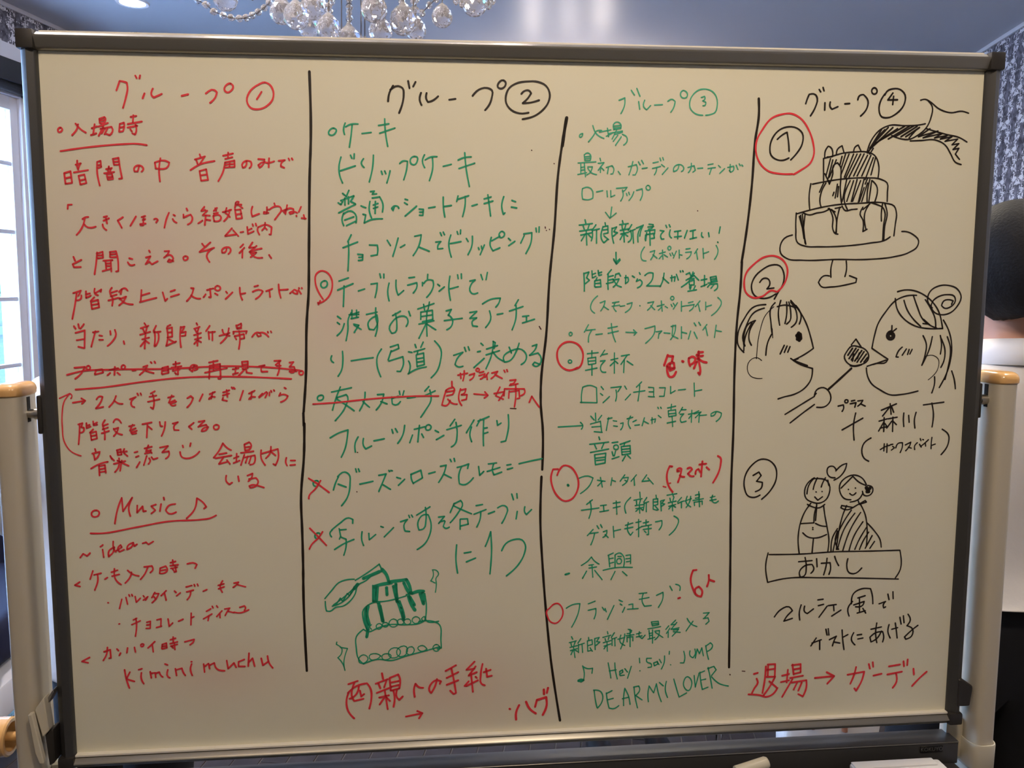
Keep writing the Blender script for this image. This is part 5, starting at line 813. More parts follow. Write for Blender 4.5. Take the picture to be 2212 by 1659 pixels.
# window_1: white sash with muntins
WN = empty('window_1', (XL, WY0, WZ0)); tag(WN, kind='structure')
WN.location = (0, 0, 0)
def wpart(name, c0, c1, m_=None, bev=.003): return box(name, c0, c1, m_ or MT['white_paint'], WN, bev)
wpart('casing', (XL - .12, WY1 - .018, WZ0), (XL + .02, WY1 + .05, WZ1 + .02))
wpart('casing', (XL - .12, WY0 - .05, WZ0), (XL + .02, WY0 + .018, WZ1 + .02))
wpart('casing', (XL - .12, WY0, WZ1 - .02), (XL + .02, WY1, WZ1 + .03))
wpart('sill', (XL - .14, WY0 - .06, WZ0 - .04), (XL + .05, WY1 + .06, WZ0))
SX0, SX1 = XL - .040, XL + .002
ymid = (WY0 + WY1) / 2
stiles = [(WY0 + .018, WY0 + .063), (ymid - .045, ymid), (ymid, ymid + .045), (WY1 - .063, WY1 - .018)]
for a, b in stiles: wpart('stile', (SX0, a, WZ0), (SX1, b, WZ1 - .02), bev=.004)
zs = [EYE + .448 - .284 * k for k in range(5)]
for (a, b) in ((WY0 + .063, ymid - .045), (ymid + .045, WY1 - .063)):
    wpart('rail', (SX0, a, WZ1 - .075), (SX1, b, WZ1 - .02)); wpart('rail', (SX0, a, WZ0), (SX1, b, WZ0 + .09))
    c = (a + b) / 2
    wpart('muntin', (SX0 + .008, c - .009, WZ0 + .09), (SX1 - .004, c + .009, WZ1 - .075))
    edges = [WZ1 - .075] + zs + [WZ0 + .09]
    for z in zs: wpart('muntin', (SX0 + .01, a, z - .009), (SX1 - .006, b, z + .009))
    for i in range(len(edges) - 1):
        hi, lo = edges[i], edges[i + 1]
        hi2 = hi - (.009 if i > 0 else 0); lo2 = lo + (.009 if i < len(edges) - 2 else 0)
        for (p, q) in ((a, c - .009), (c + .009, b)):
            wpart('pane', (SX0 + .018, p, lo2), (SX0 + .022, q, hi2), MT['glass'], 0)
VL = empty('roller_blind', (XL, WY0, EYE + 0.76))
VL.location = (0, 0, 0)
box('valance', (XL + .004, WY0 - .10, EYE + 0.765), (XL + .085, WY1 + .10, EYE + 0.852), MT['valance'], VL, .004)
V, F = lathe_mesh([(0.0, WY0 - .05), (.022, WY0 - .05), (.022, WY1 + .05), (0.0, WY1 + .05)], 16, 'y', (XL + .05, 0, EYE + .752)); mesh_obj('roller', V, F, MT['valance'], VL, True)
tag(VL, 'black blind box with its roller along the head of the window', 'blind')

# garden beyond the window
GD = box('garden_ground', (-16, -4, -0.5), (XL - .13, 14, -0.12), MT['lawn']); tag(GD, 'pale paved garden ground outside the window', 'ground', kind='structure')
fe = empty('garden_fence'); tag(fe, 'blue-grey upright board fence beyond the window', 'fence')
fm = None
for k in range(64):
    if fm is None:
        o = box('board', (-.01, -.055, 0), (.01, .055, 1.35), MT['fence'], fe, .003, 1); fm = o.data
    else: o = link(bpy.data.objects.new('board', fm), fe)
    o.location = (-5.0, 1.5 + k * .125, -.12 + random.uniform(-.01, .01))
for z in (.2, .9): box('fence_rail', (-4.985, 1.4, z), (-4.95, 9.5, z + .07), MT['fence'], fe)
def tree(name, loc, h, rad, n, label, grp):
    t = empty(name, loc); tag(t, label, 'tree', grp)
    V, F = tube_mesh([(0, 0, 0), (.03, .02, h * .4), (0, .05, h * .8)], [.07, .05, .02], 8); mesh_obj('trunk', V, F, MT['bark'], t, True)
    V = []; F = []
    for _ in range(n):
        d = Vector((random.gauss(0, 1), random.gauss(0, 1), random.gauss(0, 1))).normalized() * (random.random() ** .4)
        c = Vector((d.x * rad, d.y * rad, h * .62 + d.z * h * .42))
        a = Vector((random.uniform(-1, 1), random.uniform(-1, 1), random.uniform(-1, 1))).normalized(); b = a.cross(Vector((random.uniform(-1, 1), random.uniform(-1, 1), .3))).normalized()
        s = random.uniform(.05, .10); i = len(V)
        V += [c - a * s, c + b * s * .45, c + a * s, c - b * s * .45]; F.append((i, i + 1, i + 2, i + 3))
    f = mesh_obj('foliage', V, F, MT['leaf'], t); f['kind'] = 'stuff'
tree('garden_tree', (-6.1, 7.7, -.12), 3.3, 1.1, 4200, 'bushy green tree beyond the fence, seen through the window panes', None)
tree('garden_tree', (-5.9, 5.4, -.12), 2.6, .8, 2600, 'low green tree beyond the fence, closest to the house', None)
tree('garden_tree', (-8.2, 9.8, -.12), 4.2, 1.4, 4200, 'tall green tree at the back of the garden', None)

# ceiling downlight and an unseen hanging lamp added for the glow on the ceiling
def downlight(x, y, label):
    d = empty('downlight', (x, y, H)); tag(d, label, 'ceiling light')
    lathe('trim_ring', [(.050, .0), (.050, -.004), (.062, -.006), (.066, 0)], MT['white_paint'], d)
    lathe('lamp_disc', [(0, -.0035), (.0495, -.0035)], MT['lamp'], d)
    return d
downlight(-2.0, 3.353, 'small round recessed ceiling light, lit white, at the upper left')
gp = empty('unseen_pendant', (-.28, 4.25, H)); tag(gp, 'unseen lit pendant lamp added behind the whiteboard for the ceiling glow', 'pendant lamp')
lathe('ceiling_rose', [(0, 0), (.05, 0), (.05, -.012), (.01, -.03), (0, -.03)], MT['brass'], gp)
tube('cord', [(0, 0, -.02), (0, 0, -.34)], .004, MT['wire'], gp)
for i, (dx, dy) in enumerate(((-.17, 0), (0, .06), (.17, 0))):
    tube('arm', [(0, 0, -.34), (dx * .6, dy * .6, -.37), (dx, dy, -.32)], .005, MT['brass'], gp)
    lathe('bulb', [(0, -.32), (.014, -.315), (.02, -.29), (.012, -.255), (0, -.235)], MT['bulb'], gp, 14, org=(dx, dy, 0))

# ------------------------------------------------------------ the whiteboard
T0 = Vector((-0.704885, 0.942743, 0.279614 + EYE)); E1 = Vector((0.977239, 0.210916, 0.022768))
E2 = Vector((0.025668, -0.011020, -0.999610)); NN = Vector((-0.210582, 0.977442, -0.016183)); E2 = E2 - E1 * 0.0062
def B(u, v, w=0.0): return T0 + E1 * u + E2 * v + NN * w        # u right, v down, w away from the viewer, metres
WB = empty('whiteboard', (0, 0, 0)); tag(WB, 'mobile whiteboard in a dark grey frame covered with red, green and black handwriting', 'whiteboard')
def bmap(o):                                                    # local (u, v, w) -> world
    for v in o.data.vertices: v.co = B(*v.co)
    if E1.cross(E2).dot(NN) < 0: o.data.flip_normals()
    return o
def bbox(name, c0, c1, m_, parent, bev=0.0, seg=2):
    o = box(name, c0, c1, m_, parent, bev, seg); bmap(o); return o
BW, BH = 1.22, 0.9142
# surface: glossy enamel sheet with wiped ink haze and smudges
sm = bpy.data.materials.new('whiteboard_enamel'); sm.use_nodes = True; nt = sm.node_tree; pb = nt.nodes['Principled BSDF']
pb.inputs['Roughness'].default_value = 0.42; pb.inputs['Specular IOR Level'].default_value = 0.35
tc = nt.nodes.new('ShaderNodeTexCoord')
nz = nt.nodes.new('ShaderNodeTexNoise'); nz.inputs['Scale'].default_value = 5.0; nz.inputs['Detail'].default_value = 3
nt.links.new(tc.outputs['Object'], nz.inputs['Vector'])
base = nt.nodes.new('ShaderNodeMixRGB'); base.inputs[1].default_value = (0.79, 0.768, 0.605, 1); base.inputs[2].default_value = (0.83, 0.808, 0.65, 1)
nt.links.new(nz.outputs[0], base.inputs[0])
cur = base.outputs[0]
def smudge(cur, p, sx, sz, col, amt):
    mp = nt.nodes.new('ShaderNodeMapping'); mp.vector_type = 'TEXTURE'
    mp.inputs['Location'].default_value = tuple(p); mp.inputs['Scale'].default_value = (sx, 1.0, sz)
    nt.links.new(tc.outputs['Object'], mp.inputs['Vector'])
    gr = nt.nodes.new('ShaderNodeTexGradient'); gr.gradient_type = 'QUADRATIC_SPHERE'; nt.links.new(mp.outputs[0], gr.inputs['Vector'])
    k = math_node(nt, 'MULTIPLY', gr.outputs[1], amt)
    k = math_node(nt, 'MULTIPLY', k, math_node(nt, 'ADD', nz.outputs[0], 0.4))
    mxx = nt.nodes.new('ShaderNodeMixRGB'); nt.links.new(k, mxx.inputs[0]); nt.links.new(cur, mxx.inputs[1]); mxx.inputs[2].default_value = (*col, 1)
    return mxx.outputs[0]
for (u, v, a, b, col, amt) in ((.50, .83, .26, .13, (.72, .34, .30), .42), (.20, .80, .22, .10, (.74, .40, .34), .32), (.13, .26, .35, .30, (.78, .55, .50), .5),
                               (.36, .33, .12, .20, (.78, .55, .50), .5), (.45, .62, .3, .2, (.76, .58, .52), .35), (.60, .42, .3, .3, (.76, .58, .52), .25)):
    cur = smudge(cur, B(u, v), a, b, col, amt)
nt.links.new(cur, pb.inputs['Base Color'])
SURF = bbox('writing_surface', (.008, .010, .0015), (BW - .008, BH - .008, .012), sm, WB)
bbox('back_panel', (.010, .012, .0125), (BW - .010, BH - .010, .020), MT['cap'], WB)
# half-round rails
def rail(name, horizontal, at, lo, hi, wid, prot, m_, depth=.022, crest=.5):
    V = []; F = []; n = 14
    prof = [(0, depth)]
    for k in range(n + 1):
        s = k / n; q = s / crest if s < crest else (1 - s) / (1 - crest)
        prof.append((wid * s, -prot * (q ** .8 if s < crest else .42 + .58 * q ** .9) if k not in (0, n) else -.0005))
    prof.append((wid, depth))
    for e in (lo, hi):
        for s, w in prof: V.append((e, at + s, w) if horizontal else (at + s, e, w))
    k = len(prof)
    for i in range(k): F.append((i, (i + 1) % k, k + (i + 1) % k, k + i))
    F.append(tuple(range(k - 1, -1, -1))); F.append(tuple(range(k, 2 * k)))
    o = mesh_obj(name, V, F, m_, WB); bmap(o)
    bm = bmesh.new(); bm.from_mesh(o.data); bmesh.ops.recalc_face_normals(bm, faces=bm.faces[:]); bm.to_mesh(o.data); bm.free()
    smooth_by_angle(o, 50); return o
RT, RS, RB = .0215, .0190, .0160
rail('frame_rail', True, 0, .019, BW - .019, RT, .012, MT['frame'], crest=.30)
rail('frame_rail', True, BH - RB, .019, BW - .019, RB, .011, MT['frame'], crest=.55)
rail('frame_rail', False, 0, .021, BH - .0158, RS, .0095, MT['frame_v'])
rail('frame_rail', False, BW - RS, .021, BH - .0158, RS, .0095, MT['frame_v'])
bbox('glare_strip', (.0195, BH - RB - .0012, -.0060), (BW - .0195, BH - RB + .0010, .002), MT['glare'], WB)  # pale strip painted for the glare line along the bottom rail
bbox('glare_strip', (.022, -.0014, -.001), (BW - .022, .0006, .006), MT['glare'], WB)  # pale strip painted for the reflection on the top outer edge
def corner(u0, u1, v0, v1): return bbox('corner_cap', (u0, v0, -.0125 if v0 < .1 else -.0112), (u1, v1, .023), MT['cap'], WB, .0028, 2)
corner(-.0006, RS + .0006, -.0006, RT + .0006); corner(BW - RS - .0006, BW + .0006, -.0006, RT + .0006)
corner(-.0006, RS + .0004, BH - RB - .0006, BH + .0006); corner(BW - RS - .0004, BW + .0006, BH - RB - .0006, BH + .0006)

# posts of the stand
UL, UR, VP_ = -.0355, 1.2545, .455
def floor_v(u): return (T0.z + E1.z * u - 0.10) / abs(E2.z)
def post(u, side):
    a, b = .0160, .0280; n = 40; ring = []
    for k in range(n):
        t = 2 * math.pi * k / n; e = .55
        ring.append((a * math.copysign(abs(math.cos(t)) ** e, math.cos(t)), b * math.copysign(abs(math.sin(t)) ** e, math.sin(t))))
    def shell(name, v0, v1, sc, m_, par, profile=None):
        st = profile or [(v0, sc), (v1, sc)]
        V = [(u + x * s, v, .012 + y * s) for v, s in st for x, y in ring]; F = []
        for i in range(len(st) - 1):
            for k in range(n): F.append((i * n + k, i * n + (k + 1) % n, (i + 1) * n + (k + 1) % n, (i + 1) * n + k))
        F.append(tuple(range(n))); F.append(tuple((len(st) - 1) * n + k for k in range(n)))
        o = mesh_obj(name, V, F, m_, par); bmap(o)
        bm = bmesh.new(); bm.from_mesh(o.data); bmesh.ops.recalc_face_normals(bm, faces=bm.faces[:]); bm.to_mesh(o.data); bm.free()
        return smooth_by_angle(o, 40)
    vb = floor_v(u)
    p = shell('post', .429, vb, 1.0, MT['post'], WB)
    shell('post_cap', 0, 0, 0, MT['tan'], WB, [(.4155, .70), (.4165, .86), (.4185, .98), (.4215, 1.06), (.4255, 1.10), (.4300, 1.08), (.4318, 1.0)])
    s = 1 if side == 'l' else -1
    # slot in the inner face with the steel pivot pin running to the frame
    x_in = u + s * a
    bbox('pivot_slot', (min(x_in - s * .004, x_in + s * .0004), .4335, .006), (max(x_in - s * .004, x_in + s * .0004), VP_ + .010, .014), MT['darkhole'], WB, .0001, 1)
    hub_u = 0 if side == 'l' else BW
    u0, u1 = sorted((x_in - s * .002, hub_u))
    V, F = lathe_mesh([(.0, u0), (.0060, u0), (.0060, u0 + (u1 - u0) * .45), (.0072, u0 + (u1 - u0) * .45), (.0072, u1), (0, u1)], 20, 'x', (0, VP_, .010))
    o = smooth_by_angle(mesh_obj('pivot_pin', V, F, MT['steel'], WB), 40); bmap(o)
    h0, h1 = sorted((hub_u - s * .005, hub_u + s * .001))
    bbox('pivot_hub', (h0, VP_ - .024, -.002), (h1, VP_ + .024, .020), MT['cap'], WB, .0022, 2)
    return p
PL = post(UL, 'l'); PR = post(UR, 'r')
# feet with castors
for u in (UL, UR):
    c = B(u, floor_v(u) - .03, .012)
    d = Vector((NN.x, NN.y, 0)).normalized()
    F0, F1 = c - d * .28, c + d * .28; z = .105
    tube('foot', [(F0.x, F0.y, z - .02), (c.x, c.y, z), (F1.x, F1.y, z - .02)], [.019, .024, .019], MT['post'], WB, 14)
    for q in (F0, F1):
        ca = bm_obj('castor', bmesh.new(), MT['cap'], WB)
        V, F = lathe_mesh([(0, -.012), (.026, -.012), (.030, -.006), (.030, .006), (.026, .012), (0, .012)], 20, 'x', (q.x, q.y, .0305))
        ca.data.from_pydata(V, [], F); ca.data.materials.clear(); ca.data.materials.append(MT['cap']); smooth_by_angle(ca, 40)
        tube('castor_stem', [(q.x, q.y, .045), (q.x, q.y, .09)], .008, MT['steel'], WB, 10)
# cross bar under the board, sleeve and clips
VT = .9385
bbox('cross_bar', (UL + .012, VT, -.010), (1.2175, VT + .034, .0245), MT['bar'], WB, .0022, 2)
# groove line along the upper front edge of the bar
bbox('bar_bead', (UL + .014, VT + .0005, -.0112), (1.217, VT + .0020, -.0100), MT['frame'], WB, .0004, 1)
bbox('pen_tray', (UL + .05, .9705, -.094), (1.213, .976, -.0098), MT['bar'], WB, .0015, 1)
bbox('tray_lip', (UL + .05, .964, -.098), (1.213, .976, -.094), MT['bar'], WB, .001, 1)
for u, s in ((UL, 1), (UR, -1)):
    n = 40; a, b = .0190, .0310; V = []; F = []
    def rg(sc): return [(u + sc * a * math.copysign(abs(math.cos(t)) ** .6, math.cos(t)), .012 + sc * b * math.copysign(abs(math.sin(t)) ** .6, math.sin(t))) for t in [2 * math.pi * k / n for k in range(n)]]
    st = [(.9460, .90), (.9435, .94), (.9435, 1.0), (.9460, 1.02), (.979, 1.0), (.983, .95), (.985, .86)]
    for v, sc in st: V += [(x, v, w) for x, w in rg(sc)]
    for i in range(len(st) - 1):
        for k in range(n): F.append((i * n + k, i * n + (k + 1) % n, (i + 1) * n + (k + 1) % n, (i + 1) * n + k))
    o = mesh_obj('post_sleeve', V, F, MT['cream'], WB); bmap(o)
    bm = bmesh.new(); bm.from_mesh(o.data); bmesh.ops.recalc_face_normals(bm, faces=bm.faces[:]); bm.to_mesh(o.data); bm.free(); smooth_by_angle(o, 40)
    q0, q1 = sorted((u + s * .016, u + s * .042))
    bbox('sleeve_bracket', (q0, .9180, .012), (q1, .9765, .030), MT['post'], WB, .003, 2)
    q0, q1 = sorted((u + s * .012, u + s * .024))
# nameplate on the bar
NP = bbox('nameplate', (1.1600, .9435, -.0116), (1.1935, .9525, -.0098), MT['plate'], WB, .0004, 1)
def lettering(txt, u, v, size, w, m_, parent, name, stretch=1.0, label=None):
    cu = bpy.data.curves.new(name, 'FONT'); cu.body = txt; cu.size = size; cu.extrude = 0.0001; cu.align_x = 'CENTER'; cu.align_y = 'CENTER'
    tmp = bpy.data.objects.new(name, cu); COL.objects.link(tmp)
    dg = bpy.context.evaluated_depsgraph_get(); me = bpy.data.meshes.new_from_object(tmp.evaluated_get(dg))
    bpy.data.objects.remove(tmp)
    o = bpy.data.objects.new(name, me); me.materials.clear(); me.materials.append(m_); link(o, parent)
    for q in me.vertices: q.co = B(u + q.co.x * stretch, v - q.co.y, w - q.co.z)
    if label: o['label'] = label
    return o
lettering('KOKUYO', 1.1765, .9480, .0078, -.0119, MT['letter'], NP, 'lettering', 1.0, 'small silver capital letters on the black plate')
# cream latch between the left post and the frame, black latch at the right
def prism(name, pts, w0, w1, m_, bev=.0012):
    bm = bmesh.new(); A = [bm.verts.new((u, v, w0)) for u, v in pts]; Bv = [bm.verts.new((u, v, w1)) for u, v in pts]; k = len(pts)
    bm.faces.new(A); bm.faces.new(Bv[::-1])
    for i in range(k): bm.faces.new((A[i], Bv[i], Bv[(i + 1) % k], A[(i + 1) % k]))
    bmesh.ops.bevel(bm, geom=bm.edges[:], offset=bev, segments=1, affect='EDGES')
    o = bm_obj(name, bm, m_, WB); bmap(o); return smooth_by_angle(o, 30)
prism('latch_lever', [(-0.0240, 0.8275), (-0.0185, 0.8260), (-0.0080, 0.8895), (-0.0085, 0.8930), (-0.0135, 0.8925), (-0.0170, 0.8775)], -.030, -.022, MT['cream'])
prism('latch_plate', [(-0.0190, 0.8250), (-0.0075, 0.8095), (-0.0035, 0.8535), (-0.0115, 0.8625)], -.022, -.006, MT['cream'])
prism('latch_plate', [(-0.0100, 0.8185), (-0.0005, 0.8045), (0.0010, 0.8075), (-0.0075, 0.8235)], -.012, .004, MT['steel'], .0006)
prism('latch_catch', [(-0.0105, 0.8605), (-0.0005, 0.8535), (-0.0005, 0.8985), (-0.0070, 0.9025)], -.018, .006, MT['cap'])
prism('latch_catch', [(1.2115, .8470), (1.2195, .8490), (1.2330, .8585), (1.2340, .8610), (1.2310, .8880), (1.2115, .8880)], -.010, .016, MT['cap'], .0018)
# tan hand wheel on the outer side of the left post
V, F = lathe_mesh([(.0, -.024), (.021, -.024), (.0245, -.021), (.0245, -.001), (.0225, .001), (.0185, .001), (.0185, -.018), (.006, -.018), (.006, .013), (0, .013)], 32, 'x', (UL - .0265, .872, .004))
o = mesh_obj('hand_wheel', V, F, MT['tan'], WB); bmap(o); smooth_by_angle(o, 40); o['label'] = 'tan hand wheel with a recessed hub'

# ---- handwriting: every line of writing and every drawing is one flat ink mesh on the sheet
def decode(rows):
    return [(r[0] * .0001, [(r[i] * .0001, r[i + 1] * .0001) for i in range(1, len(r), 2)]) for r in rows]
def curve(pts):
    P = []
    for p in pts:
        p = Vector((p[0], p[1]))
        if not P or (p - P[-1]).length > 2e-4: P.append(p)
    if len(P) < 3: return P, [True] * len(P)
    closed = (P[0] - P[-1]).length < .0015 and len(P) > 4
    n = len(P); tan = []
    for i in range(n):
        a = P[i - 1] if i > 0 else (P[-2] if closed else None); b = P[i + 1] if i < n - 1 else (P[1] if closed else None)
        if a is None or b is None: tan.append(None); continue
        d1, d2 = P[i] - a, b - P[i]
        ang = d1.angle(d2) if d1.length > 1e-6 and d2.length > 1e-6 else 0
        if ang > (1.9 if closed else 1.15): tan.append(None)
        else:
            d = (d1.normalized() * d2.length + d2.normalized() * d1.length); d = d.normalized() if d.length > 1e-9 else d1.normalized(); tan.append(d)
    out = [P[0]]
    for i in range(n - 1):
        a, b = P[i], P[i + 1]; L = (b - a).length
        t0 = tan[i] * L if tan[i] is not None else None; t1 = tan[i + 1] * L if tan[i + 1] is not None else None
        if t0 is None and t1 is None: out.append(b); continue
        if t0 is None: t0 = (b - a) * 1.5 - t1 * .5
        if t1 is None: t1 = (b - a) * 1.5 - t0 * .5
        k = max(3, min(10, int(L / .003)))
        for j in range(1, k + 1):
            t = j / k; t2, t3 = t * t, t * t * t
            out.append(a * (2 * t3 - 3 * t2 + 1) + t0 * (t3 - 2 * t2 + t) + b * (-2 * t3 + 3 * t2) + t1 * (t3 - t2))
    return out, None
def stroke(V, F, pts, wid, lift):
    P, _ = curve(pts); r = wid / 2
    def disk(c, rr):
        i = len(V)
        for k in range(10):
            t = 2 * math.pi * k / 10; V.append(B(c.x + rr * math.cos(t), c.y + rr * math.sin(t), lift))
        F.append(tuple(range(i, i + 10)))
    rng = random.random
    if len(P) == 1: disk(P[0], r * 1.1); return
    n = len(P); dirs = [(P[i + 1] - P[i]).normalized() for i in range(n - 1)]
    ph = rng() * 6
    prev = None
    for i in range(n):
        d = dirs[min(i, n - 2)] if i == 0 or i == n - 1 else (dirs[i - 1] + dirs[i])
        d1 = dirs[max(i - 1, 0)]; d2 = dirs[min(i, n - 2)]
        rr = r * (1 + .07 * math.sin(ph + i * .9))
        if d1.dot(d2) < .5 and 0 < i < n - 1:                  # sharp turn: end this strip, round joint, start anew
            nrm = Vector((-d1.y, d1.x)); a = len(V)
            V.append(B(*(P[i] + nrm * rr), lift)); V.append(B(*(P[i] - nrm * rr), lift)); F.append((prev, a, a + 1, prev + 1))
            disk(P[i], rr)
            nrm = Vector((-d2.y, d2.x)); prev = len(V)
            V.append(B(*(P[i] + nrm * rr), lift)); V.append(B(*(P[i] - nrm * rr), lift)); continue
        d = d.normalized() if d.length > 1e-9 else d1
        nrm = Vector((-d.y, d.x)); a = len(V)
        V.append(B(*(P[i] + nrm * rr), lift)); V.append(B(*(P[i] - nrm * rr), lift))
        if prev is not None: F.append((prev, a, a + 1, prev + 1))
        prev = a
    disk(P[0], r); disk(P[-1], r * .95)
LIFT = dict(red=.00085, green=.0010, black=.0012, specks=.0013)
for colr, label, data in INK:
    V = []; F = []
    for w, pts in decode(data): stroke(V, F, pts, w * (.86 if 'divider' in label else .72), LIFT[colr])
    key = 'dark' if colr == 'specks' else ('pale' if 'pale' in label and colr == 'green' else colr)
    nm = 'drawing' if 'drawing' in label else 'divider_line' if 'divider' in label else 'marker_specks' if colr == 'specks' else 'handwriting'
    o = mesh_obj(nm, V, F, INKM[key], SURF)
    o['label'] = label

# ------------------------------------------------------------ things on the tray
def bframe(name, u, v, w): e = empty(name, (0, 0, 0)); return e
er = bframe('board_eraser', 0, 0, 0); tag(er, 'white plastic board eraser with grey print, lying on the pen tray at the right', 'eraser')
bbox('handle', (1.044, .9485, -.070), (1.172, .9640, -.034), MT['eraser'], er, .003, 2)
bbox('top_ridge', (1.046, .9460, -.050), (1.162, .9495, -.034), MT['eraser'], er, .0015, 2)
bbox('felt_pad', (1.045, .9640, -.069), (1.171, .9704, -.035), MT['felt'], er, .001, 1)
random.seed(3)
for i in range(11):                                              # row of small grey printed characters, upside down
    u = 1.100 + i * .0052 + (.003 if i > 6 else 0)
    bm = bmesh.new()
    for j in range(3):
        x, y = u + random.uniform(-.0006, .0006), .9515 + j * .0016
        box_bm((x, y, -.0704), (x + .0034, y + .0006, -.0699), bm=bm)
    x = u + random.uniform(.0003, .0026); box_bm((x, .9510, -.0704), (x + .0007, .9560, -.0699), bm=bm)
    bmap(bm_obj('printed_character', bm, MT['print'], er))
bmap(bm_obj('printed_arrow', box_bm((1.1640, .9520, -.0704), (1.1672, .9560, -.0699)), MT['print'], er))
mk = bframe('board_marker', 0, 0, 0); tag(mk, 'cream board marker propped in the pen tray, left of the eraser', 'marker')
A_, B_ = B(.838, .9480, -.060), B(.9240, .9325, -.046)
d_ = (B_ - A_).normalized()
tube('barrel', [A_ - d_ * .022, A_ + d_ * .040], .0068, MT['cream'], mk, 16)
tube('cap', [A_ + d_ * .040, A_ + d_ * .041, B_ - d_ * .004, B_ - d_ * .001, B_], [.0068, .0090, .0084, .0068, .003], MT['cream'], mk, 18)
tube('end_plug', [A_ - d_ * .028, A_ - d_ * .022], .0052, MT['cap'], mk, 14)

# ------------------------------------------------------------ chandelier
CX, CY, CZ = -.47, 1.50, EYE + .62
CH = empty('crystal_chandelier', (CX, CY, CZ)); tag(CH, 'crystal chandelier with hanging cut drops and bead swags above the whiteboard', 'chandelier')
def cpt(p): return (p[0] - CX, p[1] - CY, p[2] - CZ)
lathe('canopy', [(0, H - CZ), (.06, H - CZ), (.055, H - CZ - .02), (.012, H - CZ - .035), (0, H - CZ - .035)], MT['brass'], CH)
tube('stem', [(0, 0, H - CZ - .03), (0, 0, -.02)], .008, MT['brass'], CH, 12)
lathe('hub_bowl', [(0, .12), (.03, .11), (.05, .07), (.035, .03), (.02, 0), (.03, -.02), (0, -.035)], MT['brass'], CH)
def ring(name, r, z, rad): return tube(name, [(r * math.cos(a), r * math.sin(a), z) for a in [2 * math.pi * k / 48 for k in range(48)]], rad, MT['brass'], CH, 8, True)
ring('outer_ring', .29, .0, .005); ring('inner_ring', .15, -.02, .004)
for k in range(8):
    a = 2 * math.pi * k / 8 + .2; c, s = math.cos(a), math.sin(a)
    tube('arm', [(.03 * c, .03 * s, .05), (.12 * c, .12 * s, -.01), (.22 * c, .22 * s, .0), (.27 * c, .27 * s, .04)], .005, MT['brass'], CH, 8)
    lathe('candle_cup', [(0, .04), (.022, .05), (.024, .058), (.012, .06), (.010, .12), (0, .12)], MT['brass'], CH, 14, org=(.27 * c, .27 * s, 0))
    lathe('bulb', [(0, .12), (.010, .124), (.014, .142), (.007, .168), (0, .178)], MT['bulb'], CH, 12, org=(.27 * c, .27 * s, 0))
def facet(prof, n, off=True):
    """faceted lathe with alternate rows turned half a step, triangles between"""
    V = []; F = []
    for i, (r, z) in enumerate(prof):
        if r < 1e-6: V.append((0, 0, z)); continue
        for k in range(n):
            t = 2 * math.pi * (k + (.5 if i % 2 else 0)) / n; V.append((r * math.cos(t), r * math.sin(t), z))
    idx = []; c = 0
    for r, z in prof: idx.append((c, 1 if r < 1e-6 else n)); c += idx[-1][1]
    for i in range(len(prof) - 1):
        (a, na), (b, nb) = idx[i], idx[i + 1]
        for k in range(n):
            k2 = (k + 1) % n
            if na == 1: F.append((a, b + k2, b + k)); continue
            if nb == 1: F.append((a + k, a + k2, b)); continue
            if i % 2 == 0: F.append((a + k, a + k2, b + k)); F.append((a + k2, b + k2, b + k))
            else: F.append((a + k, b + k2, b + k)); F.append((a + k, a + k2, b + k2))
    return V, F
DV, DF = facet([(0, 1.32), (.16, 1.22), (.52, .92), (.84, .55), (.98, .12), (.96, -.28), (.76, -.64), (.44, -.88), (0, -1.0)], 12)
dm = bpy.data.meshes.new('crystal_drop'); dm.from_pydata(DV, [], DF); dm.materials.append(MT['crystal'])
BV, BF = facet([(0, 1), (.55, .75), (1, .25), (1, -.25), (.55, -.75), (0, -1)], 8)
bd = bpy.data.meshes.new('bead'); bd.from_pydata(BV, [], BF); bd.materials.append(MT['crystal'])
for m_ in (dm, bd):
    bm = bmesh.new(); bm.from_mesh(m_); bmesh.ops.recalc_face_normals(bm, faces=bm.faces[:]); bm.to_mesh(m_); bm.free()
def crystal(name, me, p, s, rot=None):
    o = bpy.data.objects.new(name, me); link(o, CH); o.location = cpt(p)
    o.scale = s if isinstance(s, tuple) else (s, s, s); o.rotation_euler = rot or (random.uniform(-.06, .06), random.uniform(-.06, .06), random.uniform(0, 3))
    return o
def strand(p, top_z, n=0):
    """thin wire with small beads from a drop up to the ring level"""
    q = cpt(p); zt = top_z
    tube('wire', [(q[0], q[1], q[2]), (q[0], q[1], zt)], .0009, MT['wire'], CH, 5)
for (x, y, z, r) in BALLS:
    crystal('crystal_drop', dm, (x, y, z), (r, r, r * 1.0))
    strand((x, y, z + r * 1.3), -.005)
    zz = z + r * 1.32 + .009
    while zz < CZ - .012:
        crystal('bead', bd, (x, y, zz), .0062); zz += .0165
def swag(P, s, ends):
    for i, p in enumerate(P): crystal('bead', bd, p, s if isinstance(s, tuple) else s, (random.uniform(-.2, .2), 1.3 + random.uniform(-.3, .3), random.uniform(0, 3)))
    tube('wire', [cpt(p) for p in P], .0008, MT['wire'], CH, 5)
S1 = [(-.800, 1.47, 1.985), (-.792, 1.47, 1.962), (-.782, 1.47, 1.940), (-.769, 1.47, 1.921)] + SWAG + [(-.614, 1.47, 1.907), (-.606, 1.47, 1.921), (-.600, 1.47, 1.938), (-.595, 1.47, 1.957)]
swag(S1, (.0062, .0062, .0078), 0)
S2 = SWAG2 + [(-.316, 1.5, 1.916), (-.302, 1.5, 1.921), (-.288, 1.5, 1.918), (-.272, 1.5, 1.912)]
swag(S2, .0064, 0)
